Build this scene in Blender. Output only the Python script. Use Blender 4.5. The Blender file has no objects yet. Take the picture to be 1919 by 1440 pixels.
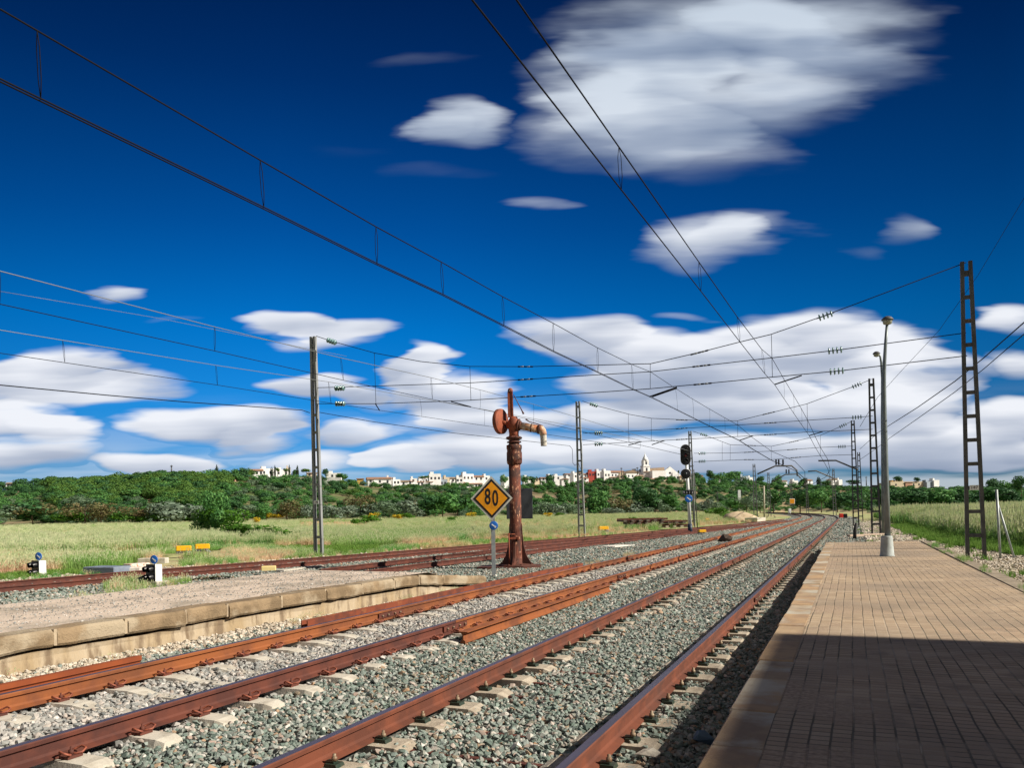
import bpy, bmesh, math, random
import numpy as np
from mathutils import Vector, Matrix
R = math.radians
sc = bpy.context.scene
col = sc.collection
random.seed(7); rng = np.random.default_rng(7)

# ------------------------------------------------------------------ camera
F = 1500.0; PCX = 960.0; PCY = 962.1; SI = .019; CO = math.sqrt(1-SI*SI)
PSI = math.atan(637/1500); CH = 1.52
cs, sn = math.cos(PSI), math.sin(PSI)
cam = bpy.data.cameras.new("camera"); camo = bpy.data.objects.new("camera", cam); col.objects.link(camo)
cam.sensor_width = 36; cam.lens = 36*F/1919; cam.shift_y = (PCY-720)/1919; cam.shift_x = 0
cam.clip_start = .05; cam.clip_end = 9000
camo.location = (0, 0, CH)
camo.rotation_euler = (Matrix.Rotation(PSI, 3, 'Z') @ Matrix.Rotation(R(90), 3, 'X') @ Matrix.Rotation(-SI, 3, 'Z')).to_euler()
sc.camera = camo

# ------------------------------------------------------------------ light
SUN_AZ = (.99, .14); SUN_EL = 35
w = bpy.data.worlds.new("World"); sc.world = w; w.use_nodes = True
w.cycles.sampling_method = 'MANUAL'; w.cycles.sample_map_resolution = 256
sun = bpy.data.lights.new("sun", 'SUN'); sun.energy = 5.0; sun.angle = R(.5); sun.color = (1, .92, .78)
suno = bpy.data.objects.new("sun", sun); col.objects.link(suno)
_ce = math.cos(R(SUN_EL)); _a = Vector((SUN_AZ[0], SUN_AZ[1], 0)).normalized()
SDIR = Vector((_a.x*_ce, _a.y*_ce, math.sin(R(SUN_EL))))
suno.rotation_euler = (-SDIR).to_track_quat('-Z', 'Y').to_euler()
suno.location = (30, 5, 30)
sc.view_settings.view_transform = 'Standard'; sc.view_settings.look = 'None'
sc.view_settings.exposure = .5; sc.view_settings.gamma = 1
sc.cycles.max_bounces = 5; sc.cycles.diffuse_bounces = 2; sc.cycles.glossy_bounces = 2
sc.cycles.transmission_bounces = 3; sc.cycles.transparent_max_bounces = 4
sc.cycles.use_adaptive_sampling = True; sc.cycles.adaptive_threshold = .02

def vx(*a): return Vector(a)
def ray(u, v):
    dx = u-PCX; dy = v-PCY
    return (dx*CO-dy*SI)/F, -(dx*SI+dy*CO)/F
def D(u, v, z):                      # the place seen at photo point (u,v), z metres in front of the camera
    x, h = ray(u, v); x *= z; h *= z
    return Vector((x*cs-z*sn, x*sn+z*cs, CH+h))
def G(u, v, Z=0.):                   # on the level Z
    x, h = ray(u, v); return D(u, v, (Z-CH)/h)
def PY(u, v, Y):                     # on the upright plane across the tracks at distance Y
    x, h = ray(u, v); return D(u, v, Y/(x*sn+cs))

# ------------------------------------------------------------------ sky
def world():
    nt = w.node_tree; N = nt.nodes; L = nt.links; N.clear()
    def n(t, **k):
        o = N.new(t)
        for a, b in k.items(): setattr(o, a, b)
        return o
    def mth(op, a, b=None, c=None, clamp=False):
        m = n('ShaderNodeMath', operation=op, use_clamp=clamp)
        for i, q in enumerate((a, b, c)):
            if q is None: continue
            if hasattr(q, 'links') or isinstance(q, bpy.types.NodeSocket): L.new(q, m.inputs[i])
            else: m.inputs[i].default_value = q
        return m.outputs[0]
    def vm(op, a, b=None):
        m = n('ShaderNodeVectorMath', operation=op)
        for i, q in enumerate((a, b)):
            if q is None: continue
            if isinstance(q, bpy.types.NodeSocket): L.new(q, m.inputs[i])
            else: m.inputs[i].default_value = q
        return m
    tc = n('ShaderNodeTexCoord'); d = tc.outputs['Generated']
    sky = n('ShaderNodeTexSky', sky_type='NISHITA', sun_disc=False, sun_elevation=R(SUN_EL),
            sun_rotation=math.atan2(SUN_AZ[0], SUN_AZ[1]), altitude=100, air_density=1.0, dust_density=.35, ozone_density=3.0)
    # cloud field on a tangent plane facing the valley: x to the right, y up
    fwd = (-sn, cs, 0); rgt = (cs, sn, 0)
    fz = vm('DOT_PRODUCT', d, fwd).outputs['Value']; fzc = mth('MAXIMUM', fz, .02)
    px = mth('DIVIDE', vm('DOT_PRODUCT', d, rgt).outputs['Value'], fzc)
    py = mth('DIVIDE', vm('DOT_PRODUCT', d, (0, 0, 1)).outputs['Value'], fzc)
    cxy = n('ShaderNodeCombineXYZ'); L.new(px, cxy.inputs[0]); L.new(py, cxy.inputs[1])
    P = cxy.outputs[0]
    def noise(scale, det, sx, sy, off=0., rough=.5):
        mp = n('ShaderNodeMapping'); L.new(P, mp.inputs['Vector']); mp.inputs['Scale'].default_value = (sx, sy, 1)
        mp.inputs['Location'].default_value = (off, off*.7, 0); mp.inputs['Rotation'].default_value = (0, 0, R(-5))
        t = n('ShaderNodeTexNoise'); L.new(mp.outputs[0], t.inputs['Vector'])
        t.inputs['Scale'].default_value = scale; t.inputs['Detail'].default_value = det; t.inputs['Roughness'].default_value = rough
        return t
    n1 = noise(4.5, 2.5, 1, 2.4)
    wv = vm('MULTIPLY', vm('SUBTRACT', n1.outputs['Color'], (.5, .5, .5)).outputs[0], (.17, .055, 0)).outputs[0]
    n2 = noise(15, 3, .6, 3.2, 3.)
    wv2 = vm('MULTIPLY', vm('SUBTRACT', n2.outputs['Color'], (.5, .5, .5)).outputs[0], (.10, .012, 0)).outputs[0]
    PW = vm('ADD', vm('ADD', P, wv).outputs[0], wv2).outputs[0]
    # (u, v, half width, half height, weight) as seen from the platform
    blobs = [(1290,60,260,75,1.5),(1520,50,240,75,1.4),(1180,130,170,75,1.2),(1330,190,280,80,1.4),(1560,130,170,60,.9),(1180,250,210,58,1.3),(1330,290,180,45,.8),
      (850,232,100,42,1.9),(790,238,70,26,.8),(800,115,90,12,.3),(860,80,110,14,.0),(815,322,90,15,.22),(650,290,90,12,.1),(998,386,60,13,.75),
      (1330,445,125,52,1.5),(1410,420,90,30,.8),(1655,420,72,32,1.1),(1590,472,55,14,.5),(232,538,62,16,1.0),(330,590,60,8,.3),(1290,587,60,9,.45),
      (560,600,95,24,1.3),(670,612,100,28,1.2),(625,635,90,22,.6),
      (90,690,150,52,1.6),(190,730,170,40,1.5),(40,720,120,60,1.2),(40,790,150,45,1.5),(130,810,110,32,1.2),(30,855,190,30,1.1),
      (400,800,160,42,1.7),(480,830,90,30,1.0),(300,870,160,22,1.4),(580,720,100,28,1.5),(660,740,70,24,1.0),(650,815,100,38,1.6),(760,870,70,26,1.6),
      (770,690,80,42,1.6),(840,740,140,48,1.6),(920,790,160,45,1.4),(830,800,130,40,1.0),(900,850,200,36,1.2),(700,760,60,20,.6),(600,870,140,22,.9),
      (1090,620,170,38,1.5),(1200,650,220,50,1.6),(1340,690,260,70,1.6),(1490,630,180,62,1.7),(1620,660,160,60,1.6),(1700,700,130,60,1.4),(1250,720,220,50,1.2),(1450,760,280,60,1.5),
      (1180,780,170,40,1.0),(1640,770,200,50,1.4),(1110,850,130,26,1.3),(1300,850,220,40,1.3),(1530,850,260,45,1.4),(1750,830,200,50,1.3),(1120,700,80,30,.5),
      (1890,610,80,34,1.2),(1880,690,90,30,1.1),(1900,790,110,45,1.2),(1850,850,160,30,1.3),(1760,740,70,24,.8)]
    S = None; T = None; PQ = PW
    for i, (u, v, a, b, k) in enumerate(q for q in blobs if q[4] > 0):
        hi_ = v < 500; x, h = ray(u, v); ax = F/(a*(1.16 if hi_ else 1.0)); ay = F/(b*(1.20 if hi_ else .96)); k = k*(.60 if hi_ else .9)
        if i % 8 == 7:                                      # keeps the node chain in sequence for the shader stack
            m_ = vm('MULTIPLY_ADD', T, (1e-9, 1e-9, 0)); L.new(PW, m_.inputs[2]); PQ = m_.outputs[0]
        m_ = vm('MULTIPLY_ADD', PQ, (ax, ay, 0)); m_.inputs[2].default_value = (-x*ax, -h*ay, 0)
        ln = vm('DOT_PRODUCT', m_.outputs[0], m_.outputs[0]).outputs['Value']
        e = mth('MULTIPLY_ADD', ln, -k, k, clamp=True)
        S = e if S is None else mth('ADD', S, e)
        T = mth('MULTIPLY', e, h) if T is None else mth('MULTIPLY_ADD', e, h, T)
    # streaked texture inside the clouds
    n3 = noise(7, 4, .55, 3.0, 9., .5)
    n3b = noise(11, 3, .35, 3.6, 21., .5)
    S2 = mth('MULTIPLY_ADD', mth('SUBTRACT', n3.outputs['Fac'], .5), mth('MINIMUM', mth('MULTIPLY', S, 2.0), 1.35), S)
    dens = n('ShaderNodeMapRange', interpolation_type='SMOOTHSTEP'); L.new(S2, dens.inputs[0])
    dens.inputs[1].default_value = .0; L.new(mth('MULTIPLY_ADD', py, .75, .78), dens.inputs[2])
    # thin haze of low cloud towards the horizon
    low = n('ShaderNodeMapRange', interpolation_type='SMOOTHSTEP'); L.new(py, low.inputs[0])
    low.inputs[1].default_value = .17; low.inputs[2].default_value = .02; low.inputs[3].default_value = 0; low.inputs[4].default_value = .45
    lown = n('ShaderNodeMapRange', interpolation_type='SMOOTHSTEP'); L.new(n3b.outputs['Fac'], lown.inputs[0]); lown.inputs[1].default_value = .35; lown.inputs[2].default_value = .65
    lowd = mth('MULTIPLY', low.outputs[0], lown.outputs[0])
    dd = mth('MAXIMUM', mth('MULTIPLY', dens.outputs[0], .97), lowd)
    # other parts of the sky, behind the valley view
    up = n('ShaderNodeMapRange'); L.new(fz, up.inputs[0]); up.inputs[1].default_value = .05; up.inputs[2].default_value = .25
    dd = mth('MULTIPLY', dd, up.outputs[0])
    rel = mth('MULTIPLY', mth('SUBTRACT', py, mth('DIVIDE', T, mth('MAXIMUM', S, .02))), 24)
    sh = mth('MULTIPLY_ADD', rel, .55, mth('MULTIPLY_ADD', mth('SUBTRACT', n3b.outputs['Fac'], .5), .62, mth('MULTIPLY_ADD', mth('SUBTRACT', n1.outputs['Fac'], .5), 1.35, .66)), clamp=True)
    cr = n('ShaderNodeValToRGB'); L.new(sh, cr.inputs[0])
    cr.color_ramp.elements[0].position = .12; cr.color_ramp.elements[0].color = (.25, .31, .44, 1)
    cr.color_ramp.elements[1].position = .85; cr.color_ramp.elements[1].color = (.86, .88, .93, 1)
    e = cr.color_ramp.elements.new(.5); e.color = (.46, .51, .62, 1)
    cb = vm('MULTIPLY', cr.outputs[0], (7.4, 7.4, 7.4)).outputs[0]
    # high clouds are thinner and dimmer
    hi = n('ShaderNodeMapRange'); L.new(py, hi.inputs[0]); hi.inputs[1].default_value = .22; hi.inputs[2].default_value = .62; hi.inputs[3].default_value = 1; hi.inputs[4].default_value = .82
    hv = n('ShaderNodeCombineXYZ'); L.new(mth('MULTIPLY', hi.outputs[0], hi.outputs[0]), hv.inputs[0]); L.new(mth('POWER', hi.outputs[0], 1.45), hv.inputs[1]); L.new(hi.outputs[0], hv.inputs[2])
    cb = vm('MULTIPLY', cb, hv.outputs[0]).outputs[0]
    # clear sky: polarised deep blue towards the zenith
    sz = n('ShaderNodeSeparateXYZ'); L.new(d, sz.inputs[0])
    rp = n('ShaderNodeValToRGB'); L.new(sz.outputs[2], rp.inputs[0]); E = rp.color_ramp.elements
    SKY_FILTER = [(0., (.22, .42, .72)), (.06, (.15, .44, .84)), (.13, (.035, .44, .90)), (.22, (.002, .40, .84)), (.33, (.001, .25, .60)), (.47, (.001, .12, .335)), (.60, (.001, .045, .15)), (1., (.01, .05, .16))]
    E[0].position = 0; E[0].color = SKY_FILTER[0][1]+(1,); E[1].position = 1; E[1].color = SKY_FILTER[-1][1]+(1,)
    for p_, c_ in SKY_FILTER[1:-1]:
        q = E.new(p_); q.color = c_+(1,)
    sk = vm('MULTIPLY', sky.outputs[0], rp.outputs[0]).outputs[0]
    # the polariser bites harder to both sides
    side = n('ShaderNodeMapRange'); L.new(mth('ABSOLUTE', mth('ADD', px, .18)), side.inputs[0]); side.inputs[1].default_value = .10; side.inputs[2].default_value = .80
    side.inputs[3].default_value = 1; side.inputs[4].default_value = .50
    sv = n('ShaderNodeCombineXYZ'); [L.new(side.outputs[0], sv.inputs[i]) for i in range(3)]
    sk = vm('MULTIPLY', sk, sv.outputs[0]).outputs[0]
    # bright cloud added out of view, overhead and behind, to lift the shade
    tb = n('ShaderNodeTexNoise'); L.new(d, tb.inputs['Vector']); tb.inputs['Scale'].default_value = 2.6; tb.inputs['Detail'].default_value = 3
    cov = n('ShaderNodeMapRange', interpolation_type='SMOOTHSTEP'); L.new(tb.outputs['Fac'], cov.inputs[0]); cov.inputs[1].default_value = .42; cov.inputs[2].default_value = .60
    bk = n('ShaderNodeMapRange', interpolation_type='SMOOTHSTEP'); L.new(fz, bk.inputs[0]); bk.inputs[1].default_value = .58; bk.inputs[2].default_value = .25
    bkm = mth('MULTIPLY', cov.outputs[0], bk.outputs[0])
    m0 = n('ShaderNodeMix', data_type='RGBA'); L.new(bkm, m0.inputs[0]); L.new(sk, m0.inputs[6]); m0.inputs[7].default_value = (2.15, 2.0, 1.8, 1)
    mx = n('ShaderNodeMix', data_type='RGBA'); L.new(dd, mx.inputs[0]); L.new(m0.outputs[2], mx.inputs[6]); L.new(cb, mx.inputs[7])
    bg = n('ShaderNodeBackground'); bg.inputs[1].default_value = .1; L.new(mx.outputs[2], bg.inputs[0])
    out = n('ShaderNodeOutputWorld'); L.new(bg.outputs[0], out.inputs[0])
world()

# ------------------------------------------------------------------ helpers
def put(o, parent=None):
    col.objects.link(o)
    if parent is not None: o.parent = parent
    return o
def tag(o, label=None, cat=None, group=None, kind=None):
    if label: o['label'] = label
    if cat: o['category'] = cat
    if group: o['group'] = group
    if kind: o['kind'] = kind
    return o
def empty(name, loc, label=None, cat=None, group=None, rz=0):
    o = bpy.data.objects.new(name, None); put(o); o.location = loc; o.rotation_euler = (0, 0, rz); o.empty_display_size = .2
    return tag(o, label, cat, group)
def copy_tree(o, parent=None):
    c = o.copy(); put(c, parent)
    for ch in list(o.children): copy_tree(ch, c)
    return c

class MB:
    def __init__(s): s.v = []; s.f = []; s.m = []; s.s = []
    def add(s, vs, fs, m=0, smooth=False, M=None):
        k = len(s.v)
        s.v += [tuple(M @ Vector(v)) for v in vs] if M is not None else [tuple(v) for v in vs]
        s.f += [tuple(i+k for i in f) for f in fs]; s.m += [m]*len(fs); s.s += [smooth]*len(fs); return s
    def box(s, c, d, m=0, rz=0, M=None, taper=(1, 1)):
        x, y, z = d[0]/2, d[1]/2, d[2]/2; tx, ty = taper
        v = [(-x, -y, -z), (x, -y, -z), (x, y, -z), (-x, y, -z), (-x*tx, -y*ty, z), (x*tx, -y*ty, z), (x*tx, y*ty, z), (-x*tx, y*ty, z)]
        T = Matrix.Translation(c) @ Matrix.Rotation(rz, 4, 'Z')
        if M is not None: T = M @ T
        return s.add(v, [(0, 3, 2, 1), (4, 5, 6, 7), (0, 1, 5, 4), (1, 2, 6, 5), (2, 3, 7, 6), (3, 0, 4, 7)], m, False, T)
    def bbox(s, c, d, b=.01, m=0, rz=0, M=None):       # box with bevelled vertical and top edges
        x, y, z = d[0]/2, d[1]/2, d[2]/2; o = []
        def ring(i, zz): return [(-x+i, -y, zz), (x-i, -y, zz), (x, -y+i, zz), (x, y-i, zz), (x-i, y, zz), (-x+i, y, zz), (-x, y-i, zz), (-x, -y+i, zz)]
        def ring2(i, zz): return [(-x+2*i, -y+i, zz), (x-2*i, -y+i, zz), (x-i, -y+2*i, zz), (x-i, y-2*i, zz), (x-2*i, y-i, zz), (-x+2*i, y-i, zz), (-x+i, y-2*i, zz), (-x+i, -y+2*i, zz)]
        v = ring(b, -z)+ring(b, z-b)+ring2(b, z)
        f = [tuple(range(7, -1, -1)), tuple(range(16, 24))]
        for k in (0, 8):
            f += [(k+i, k+(i+1) % 8, k+8+(i+1) % 8, k+8+i) for i in range(8)]
        T = Matrix.Translation(c) @ Matrix.Rotation(rz, 4, 'Z')
        if M is not None: T = M @ T
        return s.add(v, f, m, False, T)
    def tube(s, path, r, n=8, m=0, cap=True, smooth=True):
        P = [Vector(p) for p in path]; rs = r if isinstance(r, (list, tuple)) else [r]*len(P)
        vs = []; t0 = None
        for i, p in enumerate(P):
            t = (P[min(i+1, len(P)-1)]-P[max(i-1, 0)]).normalized()
            if t0 is None:
                a = t.orthogonal().normalized()
            else:
                a = (a - t*a.dot(t)); a = a.normalized() if a.length > 1e-6 else t.orthogonal().normalized()
            t0 = t; b = t.cross(a)
            vs += [p + (a*math.cos(2*math.pi*j/n)+b*math.sin(2*math.pi*j/n))*rs[i] for j in range(n)]
        fs = [(i*n+j, i*n+(j+1) % n, (i+1)*n+(j+1) % n, (i+1)*n+j) for i in range(len(P)-1) for j in range(n)]
        if cap: fs += [tuple(range(n-1, -1, -1)), tuple(range((len(P)-1)*n, len(P)*n))]
        return s.add(vs, fs, m, smooth)
    def lathe(s, prof, n=24, m=0, M=None, smooth=True, a0=0):   # prof: (radius, z)
        vs = [(r*math.cos(2*math.pi*j/n+a0), r*math.sin(2*math.pi*j/n+a0), z) for r, z in prof for j in range(n)]
        fs = [(i*n+j, i*n+(j+1) % n, (i+1)*n+(j+1) % n, (i+1)*n+j) for i in range(len(prof)-1) for j in range(n)]
        if prof[0][0] > 1e-6: fs.append(tuple(range(n-1, -1, -1)))
        if prof[-1][0] > 1e-6: fs.append(tuple(range((len(prof)-1)*n, len(prof)*n)))
        return s.add(vs, fs, m, smooth, M)
    def prism(s, pts, z0, z1, m=0, M=None, smooth=False):
        n = len(pts); vs = [(x, y, z0) for x, y in pts]+[(x, y, z1) for x, y in pts]
        fs = [tuple(range(n-1, -1, -1)), tuple(range(n, 2*n))]+[(i, (i+1) % n, n+(i+1) % n, n+i) for i in range(n)]
        return s.add(vs, fs, m, smooth, M)
    def sweep(s, prof, path, m=0, mats=None, cap=True):  # prof (x,z) carried along a level path, x to the right of the way
        n = len(prof); P = [Vector(p) for p in path]; vs = []
        for i, p in enumerate(P):
            t = P[min(i+1, len(P)-1)]-P[max(i-1, 0)]; t = Vector((t.x, t.y, 0)).normalized(); r = Vector((t.y, -t.x, 0))
            vs += [p+r*x+Vector((0, 0, z)) for x, z in prof]
        k = len(s.v); s.v += [tuple(v) for v in vs]
        for i in range(len(P)-1):
            for j in range(n):
                s.f.append((k+i*n+j, k+i*n+(j+1) % n, k+(i+1)*n+(j+1) % n, k+(i+1)*n+j)); s.m.append(mats[j] if mats else m); s.s.append(False)
        if cap:
            s.f += [tuple(range(k+n-1, k-1, -1)), tuple(range(k+(len(P)-1)*n, k+len(P)*n))]; s.m += [m, m]; s.s += [False, False]
        return s
    def mesh(s, name, mats):
        me = bpy.data.meshes.new(name); me.from_pydata(s.v, [], s.f)
        for q in (mats if isinstance(mats, (list, tuple)) else [mats]): me.materials.append(q)
        me.polygons.foreach_set('material_index', s.m); me.polygons.foreach_set('use_smooth', s.s); me.update(); return me
    def build(s, name, mats, parent=None, fix=True):
        o = bpy.data.objects.new(name, s.mesh(name, mats)); put(o, parent)
        if fix and len(s.f) < 60000:
            bm = bmesh.new(); bm.from_mesh(o.data); bmesh.ops.recalc_face_normals(bm, faces=bm.faces); bm.to_mesh(o.data); bm.free()
        return o

MATS = {}
def mat(name, c, c2=None, scale=3., lo=.4, hi=.62, detail=6, rough=.85, metal=0., bump=0., bscale=None, c3=None, s3=.6, lo3=.5, hi3=.65, stretch=(1, 1, 1), obj=False, rnd=None, trans=0., spec=.4):
    if name in MATS: return MATS[name]
    m = bpy.data.materials.new(name); m.use_nodes = True; nt = m.node_tree; N = nt.nodes; L = nt.links
    b = N['Principled BSDF']; b.inputs['Roughness'].default_value = rough; b.inputs['Metallic'].default_value = metal
    b.inputs['Specular IOR Level'].default_value = spec
    b.inputs['Base Color'].default_value = tuple(c)+(1,)
    if c2 is None and not bump and rnd is None and not trans: MATS[name] = m; return m
    geo = N.new('ShaderNodeNewGeometry') if not obj else N.new('ShaderNodeTexCoord')
    src = geo.outputs['Position'] if not obj else geo.outputs['Object']
    mp = N.new('ShaderNodeMapping'); mp.inputs['Scale'].default_value = stretch; L.new(src, mp.inputs['Vector']); src = mp.outputs[0]
    def ns(sc_, det=detail):
        t = N.new('ShaderNodeTexNoise'); t.inputs['Scale'].default_value = sc_; t.inputs['Detail'].default_value = det; t.inputs['Roughness'].default_value = .6
        L.new(src, t.inputs['Vector']); return t.outputs['Fac']
    def rmp(f, a, z):
        r_ = N.new('ShaderNodeMapRange'); L.new(f, r_.inputs[0]); r_.inputs[1].default_value = a; r_.inputs[2].default_value = z; return r_.outputs[0]
    def mix(f, a, z):
        x = N.new('ShaderNodeMix'); x.data_type = 'RGBA'
        L.new(f, x.inputs[0])
        for i, q in ((6, a), (7, z)):
            if isinstance(q, bpy.types.NodeSocket): L.new(q, x.inputs[i])
            else: x.inputs[i].default_value = tuple(q)+(1,)
        return x.outputs[2]
    cur = tuple(c)
    if rnd is not None:
        oi = N.new('ShaderNodeObjectInfo'); cr = N.new('ShaderNodeValToRGB'); L.new(oi.outputs['Random'], cr.inputs[0]); E = cr.color_ramp.elements
        E[0].position = 0; E[0].color = tuple(rnd[0][1])+(1,); E[1].position = rnd[-1][0]; E[1].color = tuple(rnd[-1][1])+(1,)
        for p_, q in rnd[1:-1]: e = E.new(p_); e.color = tuple(q)+(1,)
        cur = cr.outputs[0]
    if c2 is not None: cur = mix(rmp(ns(scale), lo, hi), cur, c2)
    if c3 is not None: cur = mix(rmp(ns(s3), lo3, hi3), cur, c3)
    if not isinstance(cur, tuple): L.new(cur, b.inputs['Base Color'])
    if bump:
        bn = N.new('ShaderNodeBump'); bn.inputs['Strength'].default_value = 1; bn.inputs['Distance'].default_value = bump
        L.new(ns(bscale or scale*3), bn.inputs['Height']); L.new(bn.outputs[0], b.inputs['Normal'])
    if trans:
        tr = N.new('ShaderNodeBsdfTranslucent'); ms = N.new('ShaderNodeMixShader'); ms.inputs[0].default_value = trans
        if isinstance(cur, tuple): tr.inputs[0].default_value = cur+(1,)
        else: L.new(cur, tr.inputs[0])
        L.new(b.outputs[0], ms.inputs[1]); L.new(tr.outputs[0], ms.inputs[2])
        L.new(ms.outputs[0], N['Material Output'].inputs['Surface'])
    MATS[name] = m; return m

# colours measured as real-world albedo
M_RUST_O = mat('rust_orange', (.26, .082, .024), (.17, .055, .022), 2.5, .42, .6, c3=(.13, .045, .02), s3=.55, lo3=.5, hi3=.62, rough=.8, bump=.0015, bscale=60)
M_RUST_R = mat('rust_red', (.165, .048, .024), (.105, .033, .019), 3, .42, .6, c3=(.085, .034, .024), s3=.8, rough=.85, bump=.001, bscale=70)
M_RUST_D = mat('rust_dark', (.125, .036, .022), (.075, .024, .018), 4, .4, .6, rough=.8, bump=.001, bscale=50)
M_RUNHEAD = mat('rail_running_band', (.13, .11, .15), (.08, .065, .08), 2, .4, .6, rough=.42, metal=.5, stretch=(1, .05, 1))
M_CONC = mat('concrete_sleeper', (.46, .40, .32), (.32, .27, .21), 9, .4, .65, c3=(.30, .24, .18), s3=2.2, lo3=.55, hi3=.7, bump=.006, bscale=50)
M_CONC_W = mat('concrete_pale', (.56, .52, .45), (.38, .34, .28), 6, .45, .7, bump=.004, bscale=40)
M_PAD = mat('fastening_plate', (.018, .035, .025), (.04, .05, .035), 20, rough=.45)
M_BOLT = mat('bolt_steel', (.30, .24, .17), (.16, .09, .05), 30, rough=.6, metal=.3)
M_CLIP = mat('spring_clip', (.34, .10, .055), (.20, .06, .04), 30, rough=.55, metal=.1)
M_GALV = mat('galvanised_steel', (.40, .43, .44), (.30, .33, .35), 5, rough=.5, metal=.35, bump=.001, bscale=20)
M_GALV_D = mat('dark_weathered_steel', (.115, .112, .118), (.08, .08, .088), 6, rough=.6, metal=.2)
M_POSTC = mat('concrete_mast', (.60, .60, .57), (.44, .44, .42), 3, c3=(.30, .30, .29), s3=1.2, rough=.85, bump=.002, bscale=30)
M_WIRE = mat('wire_dark', (.012, .012, .015), rough=.8, spec=.05, bump=.0001)
M_WIREP = mat('wire_pale', (.19, .20, .205), rough=.5, metal=.2)
M_GLASS_INS = mat('insulator_glass', (.16, .28, .29), rough=.15, spec=.8)
M_BLACK = mat('black_paint', (.012, .012, .015), rough=.35)
M_DARKLENS = mat('lens_dark', (.02, .025, .03), rough=.12, spec=.8)
M_REDLENS = mat('lens_red', (.22, .015, .02), rough=.15, spec=.8)
M_WHITE = mat('white_paint', (.80, .82, .82), (.62, .64, .64), 7, .55, .8, rough=.5)
M_BLUE = mat('blue_sign', (.015, .13, .50), rough=.35)
M_YEL = mat('yellow_paint', (.80, .42, .012), (.62, .28, .01), 8, .5, .75, rough=.45)
M_AMBER = mat('amber_sign', (.78, .32, .008), (.70, .27, .006), 3, rough=.45)
M_GREYBOX = mat('grey_cabinet', (.22, .26, .33), (.17, .2, .26), 5, rough=.5)

# ------------------------------------------------------------------ land
def track_dx(Y): return -max(0., Y-104)**2/1640.
def hzn(u): return PCY-(u-PCX)*SI/CO          # horizon row at column u
UR = [(-500,905),(-200,915),(0,926),(100,918),(170,915),(230,911),(300,906),(400,904),(440,903),(520,903),(600,904),(650,908),(700,914),(760,917),(850,916),(950,917),(1050,916),(1100,910),(1150,905),(1230,904),(1300,906),(1400,909),(1500,914),(1600,918),(1700,921),(1919,921),(2300,915),(2800,912)]
UX = [a for a, b in UR]; UH = [b for a, b in UR]
def edge_z(u): return float(np.interp(u, [-500, 0, 400, 650, 900, 1300, 1500, 1650, 1919, 2500], [150, 165, 175, 180, 190, 215, 330, 200, 120, 110]))
def ridge_z(u): return float(np.interp(u, [-500, 0, 300, 450, 700, 1000, 1300, 1500, 1919, 2500], [380, 380, 340, 360, 420, 470, 480, 520, 520, 500]))
def land_uz(u, z):
    """height of the ground in column u, z metres out"""
    ze, zr = edge_z(u), ridge_z(u)
    x, h = ray(u, float(np.interp(u, UX, UH))); top = CH+h*zr
    fld = float(np.interp(u, [0, 1300, 1450, 1600, 1750, 1919], [.75, .6, .0, -.1, .05, .2]))
    base = -.12 + (fld)*min(1, max(0, (z-40)/(ze-40)))
    if z <= ze: return base
    t = (z-ze)/(zr-ze)
    if t >= 1: return top + (t-1)*.8
    s_ = t*t*(3-2*t)*.45+.55*min(1, t*1.12)
    return base+(top-base)*s_
def uz_of(X, Y):
    z = -X*sn+Y*cs; x = X*cs+Y*sn
    return (PCX+F*x/max(z, .1), z)
def land(X, Y):
    u, z = uz_of(X, Y)
    if z < 30: return -.12
    return land_uz(max(-600, min(2800, u)), z)

M_SOIL = mat('dry_field_soil', (.46, .40, .22), (.26, .33, .11), .12, .42, .6, c3=(.46, .30, .20), s3=.035, lo3=.55, hi3=.66, rough=.95, bump=.05, bscale=4)
M_HILL = mat('hill_soil', (.30, .22, .13), (.10, .14, .045), .03, .38, .55, c3=(.46, .30, .19), s3=.02, lo3=.58, hi3=.68, rough=.95, bump=.3, bscale=.5)
# the ground: one sheet out to the horizon
def ground():
    us = list(np.linspace(-900, 2900, 150)); zs = [-40, -10, 3, 8, 14, 22, 30, 40, 55, 75, 100, 130]+list(np.linspace(150, 560, 46))+[620, 700, 900, 1400, 2600, 5200]
    vs = []; fs = []
    for z in zs:
        for u in us:
            if z < 30:
                uu = (u-PCX)*30/F; x = uu*4.; X = x*cs-z*sn; Y = x*sn+z*cs; h = -.30
                if z >= 22: x = uu*1.0*(z/30.)*1.6; X = x*cs-z*sn; Y = x*sn+z*cs
            else:
                x = (u-PCX)/F*z; X = x*cs-z*sn; Y = x*sn+z*cs
                h = land_uz(u, min(z, 1000))-.18
                if z > 900: h = min(h, 20)
            vs.append((X, Y, h))
    n = len(us)
    for i in range(len(zs)-1):
        for j in range(n-1): fs.append((i*n+j, i*n+j+1, (i+1)*n+j+1, (i+1)*n+j))
    me = bpy.data.meshes.new('ground'); me.from_pydata(vs, [], fs); me.materials.append(M_SOIL); me.materials.append(M_HILL)
    for i, p in enumerate(me.polygons):
        row = i//(n-1); c = p.center; u, z = uz_of(c.x, c.y); p.material_index = 1 if z > edge_z(max(-500, min(2500, u)))+6 else 0; p.use_smooth = True
    o = bpy.data.objects.new('ground', me); put(o); tag(o, 'dry field and hillside soil', None, None, 'structure'); return o
ground()

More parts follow.
